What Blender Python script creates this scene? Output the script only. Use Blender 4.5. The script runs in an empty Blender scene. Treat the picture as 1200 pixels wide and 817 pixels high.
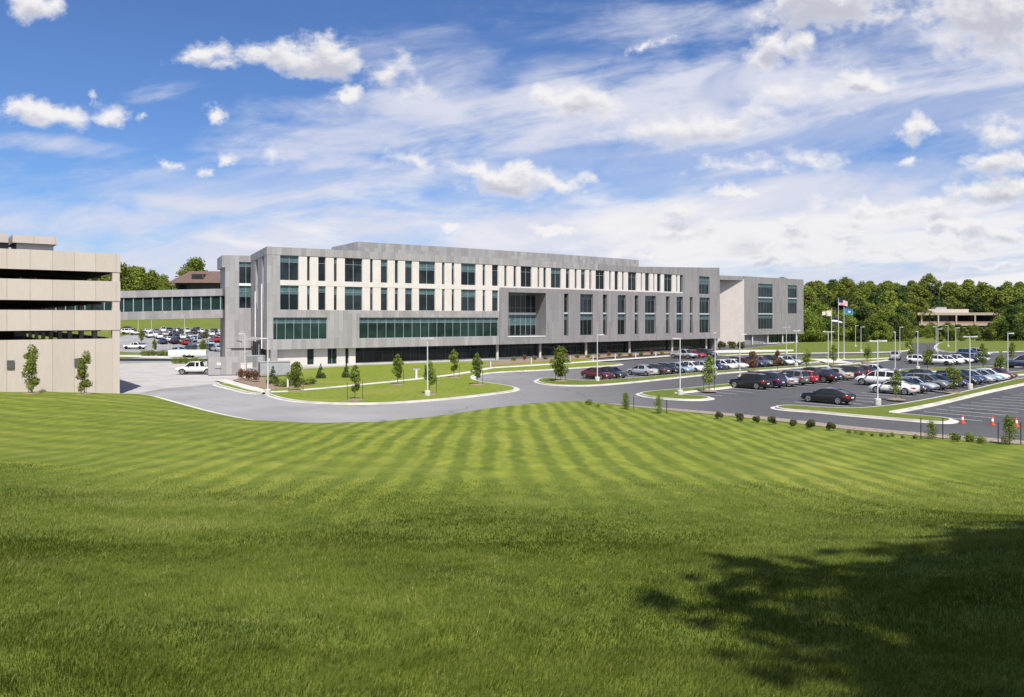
import bpy, bmesh, math, random
import numpy as np
from mathutils import Vector, Matrix
from mathutils.geometry import delaunay_2d_cdt
R = math.radians
rnd = random.Random(7)
sc = bpy.context.scene
COL = sc.collection

# ------------------------------------------------------------------ camera
EYE = 8.0          # metres above the car parks
HZ = 372.5         # where the horizon lies in the 1200 x 817 photograph
FL = 900.0         # focal length in those pixels
cam_d = bpy.data.cameras.new('camera')
cam = bpy.data.objects.new('camera', cam_d)
COL.objects.link(cam)
cam.location = (0, 0, EYE)
cam.rotation_euler = (R(90), 0, 0)
cam_d.sensor_width = 36
cam_d.lens = 36 * FL / 1200
cam_d.shift_y = (HZ - 408.5) / 1200
cam_d.clip_start = 0.1
cam_d.clip_end = 6000
sc.camera = cam

# ------------------------------------------------------------------ sun, sky, exposure
SUN_EL = R(55)
SX, SY = 0.25, -0.97                      # horizontal direction towards the sun
n_ = math.hypot(SX, SY); SX /= n_; SY /= n_
sun_d = bpy.data.lights.new('sun', 'SUN')
sun_d.energy = 4.6
sun_d.angle = R(0.6)
sun_d.color = (1.0, 0.955, 0.88)
sun = bpy.data.objects.new('sun', sun_d)
COL.objects.link(sun)
sun.rotation_euler = Vector((SX*math.cos(SUN_EL), SY*math.cos(SUN_EL), math.sin(SUN_EL))).to_track_quat('Z', 'Y').to_euler()
sc.view_settings.view_transform = 'Standard'
sc.view_settings.look = 'None'
sc.view_settings.exposure = 0.45
sc.view_settings.gamma = 1
sc.view_settings.use_curve_mapping = False
sc.cycles.use_denoising = True
sc.cycles.max_bounces = 6
sc.cycles.diffuse_bounces = 3
sc.cycles.glossy_bounces = 3
sc.cycles.transparent_max_bounces = 8
sc.cycles.sample_clamp_indirect = 6

world = bpy.data.worlds.new('World')
sc.world = world
world.use_nodes = True

class G:
    """small node-graph writer"""
    def __init__(s, tree):
        s.t = tree; s.n = tree.nodes; s.l = tree.links
    def node(s, kind, **kw):
        nd = s.n.new(kind)
        for k, v in kw.items(): setattr(nd, k, v)
        return nd
    def put(s, sock, v):
        if isinstance(v, bpy.types.NodeSocket): s.l.new(v, sock)
        elif v is not None:
            try: sock.default_value = v
            except Exception: sock.default_value = (*v, 1.0)
    def m(s, op, a, b=None, c=None, clamp=False):
        nd = s.node('ShaderNodeMath', operation=op, use_clamp=clamp)
        s.put(nd.inputs[0], a)
        if b is not None: s.put(nd.inputs[1], b)
        if c is not None: s.put(nd.inputs[2], c)
        return nd.outputs[0]
    def v(s, op, a, b=None):
        nd = s.node('ShaderNodeVectorMath', operation=op)
        s.put(nd.inputs[0], a)
        if b is not None: s.put(nd.inputs[1], b)
        return nd.outputs['Value'] if op in ('LENGTH', 'DOT_PRODUCT') else nd.outputs[0]
    def comb(s, x, y, z=0.0):
        nd = s.node('ShaderNodeCombineXYZ')
        for i, q in enumerate((x, y, z)): s.put(nd.inputs[i], q)
        return nd.outputs[0]
    def sep(s, v):
        nd = s.node('ShaderNodeSeparateXYZ'); s.put(nd.inputs[0], v); return nd.outputs
    def noise(s, vec, scale, detail=4, rough=.55, dist=0.0, out=0):
        nd = s.node('ShaderNodeTexNoise')
        s.put(nd.inputs['Vector'], vec); s.put(nd.inputs['Scale'], scale)
        nd.inputs['Detail'].default_value = detail; nd.inputs['Roughness'].default_value = rough
        nd.inputs['Distortion'].default_value = dist
        return nd.outputs[out]
    def step(s, x, lo, hi, a=0.0, b=1.0):
        nd = s.node('ShaderNodeMapRange', interpolation_type='SMOOTHSTEP')
        s.put(nd.inputs['Value'], x); s.put(nd.inputs['From Min'], lo); s.put(nd.inputs['From Max'], hi)
        nd.inputs['To Min'].default_value = a; nd.inputs['To Max'].default_value = b
        return nd.outputs[0]
    def mix(s, f, a, b, mode='MIX'):
        nd = s.node('ShaderNodeMix', data_type='RGBA', blend_type=mode)
        s.put(nd.inputs[0], f); s.put(nd.inputs[6], a); s.put(nd.inputs[7], b)
        return nd.outputs[2]

def sky_world():
    g = G(world.node_tree); g.n.clear()
    out = g.node('ShaderNodeOutputWorld'); bg = g.node('ShaderNodeBackground')
    bg.inputs['Strength'].default_value = 0.10
    g.l.new(bg.outputs[0], out.inputs[0])
    sky = g.node('ShaderNodeTexSky', sky_type='NISHITA')
    sky.sun_disc = False
    sky.sun_elevation = SUN_EL
    sky.sun_rotation = math.atan2(SX, SY)
    sky.altitude = 300; sky.air_density = 1.0; sky.dust_density = 0.6; sky.ozone_density = 2.0
    base = g.mix(1.0, sky.outputs[0], SKY_GAIN + (1,), 'MULTIPLY')
    tc = g.node('ShaderNodeTexCoord')
    x, y, z = g.sep(tc.outputs['Generated'])
    yy = g.m('MAXIMUM', y, 0.12)
    a = g.m('DIVIDE', x, yy); b = g.m('DIVIDE', z, yy)
    p0 = g.comb(a, b, 0.0)
    # fine billows push the outlines of the cumulus about
    w1 = g.v('SUBTRACT', g.noise(p0, 9.0, 6, .6, 0, 1), (0.5, 0.5, 0.5))
    w2 = g.v('SUBTRACT', g.noise(p0, 30.0, 5, .6, 0, 1), (0.5, 0.5, 0.5))
    p = g.v('ADD', p0, g.v('MULTIPLY', w1, (0.115, 0.07, 0)))
    p = g.v('ADD', p, g.v('MULTIPLY', w2, (0.030, 0.026, 0)))
    def field(pp):
        f = None
        for (cx, cy, rx, ry, s) in CUMULUS:
            c = ((cx-600)/900, (HZ-cy)/900, 0)
            d = g.v('LENGTH', g.v('MULTIPLY', g.v('SUBTRACT', pp, c), (760/rx, 740/ry, 0)))
            e = g.m('MULTIPLY_ADD', d, -s, s)
            f = e if f is None else g.m('MAXIMUM', f, e)
        return f
    nb = g.noise(g.v('MULTIPLY', p0, (1, 1.5, 1)), 26.0, 7, .6)
    nbz = g.m('MULTIPLY_ADD', nb, 1.5, -0.78)
    f0 = field(p)
    # a layer of broken cloud seen in perspective, denser to the east and towards the horizon
    def layer(bb):
        k = g.m('DIVIDE', 1.0, g.m('ADD', bb, 0.075))
        q = g.comb(g.m('MULTIPLY', a, k), g.m('MULTIPLY', k, .62), 4.2)
        n1 = g.noise(q, .62, 7, .56, .15); n2 = g.noise(q, .17, 3, .5)
        cov = g.m('ADD', g.step(a, -.75, .55, -.10, .07), g.step(bb, .30, .08, -.10, .03))
        return g.m('MULTIPLY', g.m('SUBTRACT', g.m('ADD', g.m('ADD', n1, g.m('MULTIPLY', n2, .35)), cov), .68), 6.5)
    l0 = layer(b); l1 = layer(g.m('ADD', b, .012))
    l0 = g.m('MULTIPLY', l0, g.step(b, 0.0, .05, .3, 1.0))
    dblob = g.step(g.m('ADD', f0, nbz), 0.0, 0.70)
    dens = g.m('MAXIMUM', dblob, g.m('MULTIPLY', g.step(l0, 0.0, 1.1), .92))
    up = g.v('ADD', p, (0.004, 0.016, 0))
    f1 = field(up)
    nb2 = g.noise(g.v('MULTIPLY', g.v('ADD', p0, (0.004, 0.012, 0)), (1, 1.5, 1)), 26.0, 7, .6)
    thick = g.m('ADD', f1, g.m('MULTIPLY_ADD', nb2, 1.5, -0.78))
    grey = g.m('MAXIMUM', g.m('MULTIPLY', g.step(thick, 0.05, 0.90), dblob), g.m('MULTIPLY', g.step(l1, .7, 2.6), g.step(f1, .3, -.2)))
    ccol = g.mix(grey, CLOUD_TOP + (1,), CLOUD_BASE + (1,))
    # high thin cloud in long streaks
    rot = R(-9)
    ra = g.m('ADD', g.m('MULTIPLY', a, math.cos(rot)), g.m('MULTIPLY', b, -math.sin(rot)))
    rb = g.m('ADD', g.m('MULTIPLY', a, math.sin(rot)), g.m('MULTIPLY', b, math.cos(rot)))
    rb2 = g.m('SUBTRACT', rb, g.m('MULTIPLY', g.m('MULTIPLY', ra, ra), 0.05))
    c1 = g.noise(g.comb(g.m('MULTIPLY', ra, 2.0), g.m('MULTIPLY', rb2, 9.0), 3.1), 1.6, 8, .62, .6)
    c2 = g.noise(g.comb(g.m('MULTIPLY', ra, 6.0), g.m('MULTIPLY', rb2, 16.0), 7.7), 2.4, 7, .65, .4)
    cn = g.m('ADD', g.m('MULTIPLY', c1, .72), g.m('MULTIPLY', c2, .28))
    veil = None
    wv = g.v('ADD', p0, g.v('MULTIPLY', g.v('SUBTRACT', g.noise(p0, 3.0, 4, .5, 0, 1), (.5, .5, .5)), (.3, .12, 0)))
    for (cx, cy, rx, ry, s) in VEIL:
        c = ((cx-600)/900, (HZ-cy)/900, 0)
        d = g.v('LENGTH', g.v('MULTIPLY', g.v('SUBTRACT', wv, c), (900/rx, 900/ry, 0)))
        e = g.step(d, 1.25, 0.1, 0.0, s)
        veil = e if veil is None else g.m('MAXIMUM', veil, e)
    low = g.step(b, 0.27, 0.03, 0.0, 0.85)
    veil = g.m('MAXIMUM', veil, low)
    cden = g.m('MULTIPLY', g.step(g.m('ADD', cn, g.m('MULTIPLY', veil, .36)), 0.515, 0.88), 0.97, None, True)
    vmul = g.step(veil, 0.0, .22, .12, 1.0)
    c3 = g.noise(g.comb(g.m('MULTIPLY', ra, 1.5), g.m('MULTIPLY', rb2, 6.5), 11.3), 1.5, 5, .55, .5)
    cden = g.m('MULTIPLY', g.m('MULTIPLY', cden, vmul), g.step(c3, .38, .54, .42, 1.0))
    vis = g.m('MULTIPLY', g.step(y, 0.10, 0.2), g.step(z, -0.01, 0.03))
    other = g.m('SUBTRACT', 1.0, g.step(y, 0.10, 0.2))     # sky behind the camera: unseen cloud, made brighter to lift the fill light
    hi = g.step(g.noise(tc.outputs['Generated'], 3.0, 6, .6), .40, .70, 0.25, .9)
    col = g.mix(g.m('MULTIPLY', other, hi), base, tuple(.95*q for q in CLOUD_TOP) + (1,))
    col = g.mix(g.m('MULTIPLY', cden, vis), col, CIRRUS + (1,))
    col = g.mix(g.m('MULTIPLY', dens, vis), col, ccol)
    g.l.new(col, bg.inputs['Color'])
    world.cycles.sampling_method = 'MANUAL'
    world.cycles.sample_map_resolution = 512

SKY_GAIN = (0.50, 0.67, 0.95)
CLOUD_TOP = (6.6, 6.5, 6.6)
CLOUD_BASE = (4.0, 4.1, 4.75)
CIRRUS = (5.2, 5.35, 6.2)
CUMULUS = [
 (350,66,66,20,1.0),(385,62,44,28,1.15),(310,72,55,16,.9),(236,64,36,15,.9),(262,78,30,10,.6),
 (455,82,38,24,.55),(402,107,24,13,.9),(490,100,30,20,.35),
 (50,131,52,17,.95),(20,126,30,14,.8),(125,133,26,14,.85),(172,137,15,7,.7),(250,130,17,11,.95),(110,108,9,7,.5),
 (40,3,36,20,1.0),(230,200,16,9,.7),(192,197,13,7,.6),(264,184,16,8,.7),(328,180,20,14,.6),
 (600,210,70,20,1.1),(650,212,38,18,.9),(560,200,40,14,.9),(530,270,34,8,.9),(648,272,38,9,.9),(485,188,30,16,.6),(690,288,26,9,.6),
 (680,118,56,22,1.05),(640,112,26,16,.8),(715,128,30,18,.7),
 (965,8,100,30,1.1),(905,45,26,20,.9),(945,50,40,18,1.0),(890,62,30,18,.95),(768,54,16,9,.8),
 (1015,97,52,15,1.0),(1000,88,30,12,.9),(925,110,60,20,.55),(1160,25,95,52,1.05),(1190,60,70,30,.7),
 (1070,147,28,17,1.05),(1065,180,18,9,.8),(865,225,28,10,.85),(800,150,100,22,.75),(850,152,60,16,.8),(890,140,50,18,.6),
 (960,192,60,16,.6),(870,195,70,14,.45),(1180,150,40,20,.7),
 (1172,188,44,22,.95),(1150,226,66,18,.95),(1190,215,40,16,.9),(1020,246,70,13,.95),(1120,262,70,12,.95),(980,277,80,11,.95),
 (1090,292,90,9,.85),(800,244,34,13,.85),(785,270,70,14,.85),(880,290,70,9,.85),(930,262,40,11,.8),(1180,272,50,14,.9),
 (760,300,70,9,.7),(1010,304,60,7,.8),(1150,310,60,7,.75),(900,308,50,6,.7),(1090,238,50,12,.8),(830,262,30,10,.7),
]
VEIL = [
 (690,130,300,45,1.0),(480,135,220,30,.9),(900,105,260,40,1.0),
 (800,165,430,95,1.0),(1080,110,330,120,.9),(560,140,260,60,.8),(420,165,200,42,.75),(330,225,330,45,.95),(130,262,330,45,.85),
 (560,215,330,60,.9),(60,170,150,18,.55),(190,105,80,20,.3),(830,30,330,45,.5),(1150,60,250,120,.9),(480,85,120,50,.5),
 (600,275,900,62,1.0),(1000,235,500,70,.95),
]
sky_world()

# ------------------------------------------------------------------ materials
def base_mat(name, rough=.7, metal=0.0, spec=.3):
    m = bpy.data.materials.new(name); m.use_nodes = True
    g = G(m.node_tree); g.n.clear()
    out = g.node('ShaderNodeOutputMaterial'); p = g.node('ShaderNodeBsdfPrincipled')
    p.inputs['Roughness'].default_value = rough; p.inputs['Metallic'].default_value = metal
    p.inputs['Specular IOR Level'].default_value = spec
    g.l.new(p.outputs[0], out.inputs[0])
    return m, g, p
def obco(g):
    return g.node('ShaderNodeTexCoord').outputs['Object']
def geopos(g):
    return g.node('ShaderNodeNewGeometry').outputs['Position']
def mottled(name, c1, c2, scale=3.0, rough=.8, bump=0.0, spec=.3, metal=0.0, detail=6, lo=.35, hi=.65):
    m, g, p = base_mat(name, rough, metal, spec)
    n = g.noise(geopos(g), scale, detail, .6)
    g.put(p.inputs['Base Color'], g.mix(g.step(n, lo, hi), c1 + (1,), c2 + (1,)))
    if bump:
        b = g.node('ShaderNodeBump'); b.inputs['Strength'].default_value = bump
        b.inputs['Distance'].default_value = .02
        g.l.new(g.noise(geopos(g), scale*8, 4, .6), b.inputs['Height']); g.l.new(b.outputs[0], p.inputs['Normal'])
    return m
def cladding(name, c1, c2, pw=.62, ph=3.1, joint=.012, jcol=(.20, .19, .185), bias=0.0, rough=.6):
    """vertical panels of slightly different tone, laid by the mesh's UVs in metres (u along the wall, v up)"""
    m, g, p = base_mat(name, rough, 0, .35)
    uv = g.node('ShaderNodeUVMap'); uv.uv_map = 'UVMap'
    sw = g.sep(uv.outputs[0])
    vec = g.comb(sw[1], sw[0], 0)       # bricks stand on end
    br = g.node('ShaderNodeTexBrick')
    br.offset = .37; br.offset_frequency = 2; br.squash = 1
    g.l.new(vec, br.inputs['Vector'])
    for k, vv in (('Scale', 1.0), ('Mortar Size', joint), ('Mortar Smooth', .2), ('Bias', bias), ('Brick Width', ph), ('Row Height', pw)):
        br.inputs[k].default_value = vv
    br.inputs['Color1'].default_value = c1 + (1,); br.inputs['Color2'].default_value = c2 + (1,)
    br.inputs['Mortar'].default_value = jcol + (1,)
    n = g.noise(g.comb(g.m('MULTIPLY', sw[0], 1.4), g.m('MULTIPLY', sw[1], .35), 0), 2.0, 5, .6)
    dark = g.mix(g.step(n, .3, .75), (.965, .965, .965, 1), (1.03, 1.03, 1.03, 1))
    g.put(p.inputs['Base Color'], g.mix(1.0, br.outputs[0], dark, 'MULTIPLY'))
    return m
def flat(name, c, rough=.5, metal=0.0, spec=.4, var=.08):
    c1 = tuple(max(0, q*(1-var)) for q in c); c2 = tuple(min(1, q*(1+var)) for q in c)
    return mottled(name, c1, c2, 2.5, rough, 0, spec, metal)
def leaf_mat(name, c_dark, c_light, trans=.25):
    m = bpy.data.materials.new(name); m.use_nodes = True
    g = G(m.node_tree); g.n.clear()
    out = g.node('ShaderNodeOutputMaterial')
    at = g.node('ShaderNodeAttribute'); at.attribute_name = 'tint'
    oi = g.node('ShaderNodeObjectInfo')
    f = g.m('ADD', at.outputs['Fac'], g.m('MULTIPLY_ADD', oi.outputs['Random'], .5, -.25), None, True)
    c = g.mix(f, c_dark + (1,), c_light + (1,))
    hs = g.node('ShaderNodeHueSaturation')
    g.put(hs.inputs['Hue'], g.m('MULTIPLY_ADD', oi.outputs['Random'], .03, .485)); g.l.new(c, hs.inputs['Color'])
    c = hs.outputs[0]
    d = g.node('ShaderNodeBsdfPrincipled'); d.inputs['Roughness'].default_value = .65; d.inputs['Specular IOR Level'].default_value = .25
    t = g.node('ShaderNodeBsdfTranslucent')
    g.l.new(c, d.inputs['Base Color']); g.l.new(c, t.inputs['Color'])
    mx = g.node('ShaderNodeMixShader'); mx.inputs[0].default_value = trans
    g.l.new(d.outputs[0], mx.inputs[1]); g.l.new(t.outputs[0], mx.inputs[2]); g.l.new(mx.outputs[0], out.inputs[0])
    return m

M = {}
M['clad'] = cladding('grey_cladding', (.345, .332, .335), (.250, .239, .242), .78, 2.9, bias=-.1)
M['clad_dark'] = cladding('dark_grey_cladding', (.265, .252, .258), (.212, .20, .206), .62, 3.6)
M['cream'] = cladding('cream_panel', (.635, .59, .555), (.595, .55, .515), .9, 2.2, .006, (.45, .42, .38))
M['white_stone'] = cladding('pale_stone', (.66, .59, .55), (.62, .55, .51), 1.2, 1.2, .012, (.42, .38, .35))
M['precast'] = cladding('beige_precast', (.515, .448, .405), (.475, .412, .372), 1.9, 30, .04, (.38, .33, .295))
M['roofing'] = flat('roof_membrane', (.5, .5, .48), .9)
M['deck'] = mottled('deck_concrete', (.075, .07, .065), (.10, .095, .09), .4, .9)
M['spandrel'] = flat('pale_spandrel', (.42, .45, .47), .4)
M['white_metal'] = flat('white_metal', (.72, .72, .72), .4)
M['lamp_paint'] = flat('pale_lamp_paint', (.55, .55, .56), .45)
M['mullion'] = flat('pale_mullion', (.33, .37, .38), .4)
M['mullion_dark'] = flat('grey_mullion', (.13, .155, .165), .4)
M['concrete'] = mottled('concrete', (.36, .345, .315), (.56, .535, .49), .55, .85, .2, lo=.2, hi=.6)
M['conc_drive'] = mottled('concrete_drive', (.36, .34, .33), (.43, .41, .395), .35, .85, .1)
M['dark'] = flat('dark_metal', (.025, .025, .027), .5)
M['darkgrey'] = flat('dark_grey_paint', (.09, .09, .095), .5)
M['greybox'] = flat('grey_steel_paint', (.33, .34, .36), .5)
M['bark'] = mottled('bark', (.07, .05, .035), (.16, .12, .09), 9, .9, .4)
M['mulch'] = mottled('mulch', (.17, .115, .08), (.30, .22, .165), 5, .95, .5)
M['gravel'] = mottled('gravel', (.17, .135, .10), (.37, .305, .25), 5, .95, .5)
M['brown_roof'] = mottled('brown_shingle', (.11, .072, .06), (.15, .10, .085), 1.5, .85)
M['brown_wall'] = flat('brown_wall', (.10, .065, .05), .8)
M['tan'] = flat('tan_wall', (.36, .31, .245), .8)
M['pinkbrick'] = flat('pink_brick', (.27, .17, .14), .9)
M['black_trim'] = flat('black_trim', (.015, .015, .016), .6)
M['tyre'] = flat('tyre_rubber', (.018, .018, .018), .8, 0, .2)
M['rim'] = flat('alloy_rim', (.55, .55, .56), .3, .7)
M['headlamp'] = flat('headlamp_glass', (.7, .72, .74), .15, 0, .6)
M['taillamp'] = flat('taillamp_plastic', (.35, .012, .012), .25)
M['orange'] = flat('orange_plastic', (.60, .085, .035), .5)
M['reflective'] = flat('reflective_white', (.8, .8, .8), .4)
M['leaf_wood'] = leaf_mat('wood_leaves', (.065, .095, .014), (.26, .30, .045), .35)
M['leaf_dark'] = leaf_mat('dark_leaves', (.022, .046, .012), (.085, .122, .024), .3)
M['leaf_mid'] = leaf_mat('mid_leaves', (.085, .130, .02), (.26, .31, .05), .38)
M['leaf_young'] = leaf_mat('young_leaves', (.10, .15, .025), (.30, .35, .07), .45)
M['leaf_ever'] = leaf_mat('evergreen_leaves', (.025, .05, .016), (.085, .12, .035), .1)
M['leaf_shrub'] = leaf_mat('shrub_leaves', (.045, .058, .018), (.135, .145, .045), .15)
M['leaf_red'] = leaf_mat('russet_leaves', (.09, .04, .02), (.23, .12, .05), .2)
M['paint_line'] = mottled('road_paint', (.50, .50, .49), (.72, .72, .70), 4, .7)

def glass(name, c, rough=.04, refl=.5):
    m, g, p = base_mat(name, rough, 0, refl)
    n = g.noise(geopos(g), .35, 4, .6)
    c2 = tuple(q*2.2+.008 for q in c)
    oi = g.node('ShaderNodeObjectInfo')
    g.put(p.inputs['Base Color'], g.mix(g.step(g.m('ADD', n, g.m('MULTIPLY_ADD', oi.outputs['Random'], .4, -.2)), .35, .7), c + (1,), c2 + (1,)))
    b = g.node('ShaderNodeBump'); b.inputs['Strength'].default_value = .03
    g.l.new(g.noise(geopos(g), .5, 2, .5), b.inputs['Height']); g.l.new(b.outputs[0], p.inputs['Normal'])
    return m
M['glass'] = glass('dark_window_glass', (.006, .010, .013), .04, .3)
M['glass_green'] = glass('green_window_glass', (.007, .019, .018), .04, .35)
M['glass_car'] = glass('car_glass', (.008, .009, .010), .05, .6)
M['blind'] = flat('teal_shaded_glass', (.07, .125, .14), .15, 0, .4, .2)

def asphalt_mat():
    m, g, p = base_mat('asphalt', .82, 0, .3)
    pos = geopos(g); s = g.sep(pos)
    n1 = g.noise(pos, .09, 5, .6); n2 = g.noise(pos, 18, 3, .6)
    eastward = g.step(g.m('ADD', s[0], g.m('MULTIPLY_ADD', n1, 16, -8)), -16, 26)   # paler in the west, darker towards the east
    c = g.mix(eastward, (.262, .255, .255, 1), (.080, .078, .083, 1))
    c = g.mix(1.0, c, g.mix(g.step(n1, .3, .7), (.85, .85, .85, 1), (1.15, 1.15, 1.15, 1)), 'MULTIPLY')
    c = g.mix(1.0, c, g.mix(g.step(n2, .3, .7), (.9, .9, .9, 1), (1.1, 1.1, 1.1, 1)), 'MULTIPLY')
    # sealed cracks, oil spots and a little dust
    vo = g.node('ShaderNodeTexVoronoi', feature='DISTANCE_TO_EDGE'); vo.inputs['Scale'].default_value = .11
    g.l.new(g.v('ADD', pos, g.v('MULTIPLY', g.v('SUBTRACT', g.noise(pos, .4, 5, .6, 0, 1), (.5, .5, .5)), (5, 5, 0))), vo.inputs['Vector'])
    crack = g.m('MULTIPLY', g.step(vo.outputs['Distance'], .016, .004), g.step(g.noise(pos, .07, 2, .5), .46, .56))
    c = g.mix(g.m('MULTIPLY', crack, .55), c, (.03, .03, .032, 1))
    spots = g.step(g.noise(pos, .55, 3, .5), .66, .76)
    c = g.mix(g.m('MULTIPLY', spots, .35), c, (.04, .038, .04, 1))
    g.put(p.inputs['Base Color'], c)
    return m
M['asphalt'] = asphalt_mat()

def grass_mat(name, c1, c2, c3, stripes=False):
    m, g, p = base_mat(name, .8, 0, .15)
    pos = geopos(g)
    s = g.sep(pos)
    n1 = g.noise(pos, .12, 5, .6)
    n2 = g.noise(g.v('MULTIPLY', pos, (1, .45, 1)), 2.2, 6, .65)
    n3 = g.noise(pos, 22, 4, .7)
    c = g.mix(g.step(n2, .30, .70), c1 + (1,), c2 + (1,))
    c = g.mix(g.m('MULTIPLY', g.step(n1, .42, .72), .55), c, c3 + (1,))
    if stripes:
        wob = g.m('MULTIPLY_ADD', g.noise(pos, .09, 3, .5), 1.6, -.8)
        wob2 = g.m('MULTIPLY_ADD', g.noise(pos, .8, 3, .5), .5, -.25)
        ww = g.m('ADD', wob, wob2)
        def band(ax, ay, period, sharp):
            d = g.m('ADD', g.m('ADD', g.m('MULTIPLY', s[0], ax), g.m('MULTIPLY', s[1], ay)), ww)
            q = g.m('SINE', g.m('MULTIPLY', d, 2*math.pi/period))
            return g.step(q, -sharp, sharp)
        b1 = band(1, .02, 1.25, .8)
        b2 = band(.30, .95, 3.1, .9)
        b3 = band(.72, -.69, 3.4, .9)
        side = g.step(s[0], -10, 14)
        centre = g.m('MULTIPLY', g.step(s[0], -22, -8, .3, 1), g.step(s[0], 24, 12, .45, 1))
        cross = g.m('ADD', g.m('MULTIPLY', b2, g.m('SUBTRACT', 1.0, side)), g.m('MULTIPLY', b3, side))
        patch = g.step(g.noise(pos, .22, 3, .5), .30, .62)
        fade = g.step(g.noise(pos, .16, 4, .6), .28, .58, .35, 1)
        f = g.m('ADD', g.m('MULTIPLY', g.m('MULTIPLY', g.m('MULTIPLY', b1, centre), fade), .66), g.m('MULTIPLY', g.m('MULTIPLY', g.m('MULTIPLY', cross, patch), g.m('MULTIPLY_ADD', centre, -.55, 1.1)), .46), None, True)
        bl = g.mix(f, (.62, .70, .60, 1), (1.34, 1.24, 1.28, 1))
        at = g.node('ShaderNodeAttribute'); at.attribute_name = 'mown'
        striped = g.mix(1.0, c, bl, 'MULTIPLY')
        near_dark = g.mix(g.step(n2, .3, .7), (.072, .104, .012, 1), (.140, .172, .022, 1))   # darker grass on the near bank
        c = g.mix(at.outputs['Fac'], near_dark, striped)
        dry = g.m('MULTIPLY', g.step(g.noise(pos, .6, 5, .65), .60, .74), .45)
        c = g.mix(dry, c, (.24, .22, .06, 1))
    c = g.mix(1.0, c, g.mix(g.step(n3, .25, .75), (.72, .74, .7, 1), (1.28, 1.26, 1.25, 1)), 'MULTIPLY')
    g.put(p.inputs['Base Color'], c)
    b = g.node('ShaderNodeBump'); b.inputs['Strength'].default_value = .5; b.inputs['Distance'].default_value = .05
    g.l.new(g.noise(pos, 14, 5, .7), b.inputs['Height']); g.l.new(b.outputs[0], p.inputs['Normal'])
    return m
M['turf'] = grass_mat('mown_turf', (.125, .165, .019), (.185, .222, .028), (.235, .232, .055))
M['lawn'] = grass_mat('striped_lawn', (.125, .162, .018), (.200, .232, .030), (.215, .230, .044), True)
M['verge'] = grass_mat('shaded_verge_turf', (.085, .118, .016), (.135, .165, .024), (.15, .165, .036))  # darker copy of the turf: cloud shade over these islands put into the colour
M['field'] = grass_mat('field_grass', (.10, .13, .02), (.15, .175, .03), (.17, .175, .045))
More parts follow.
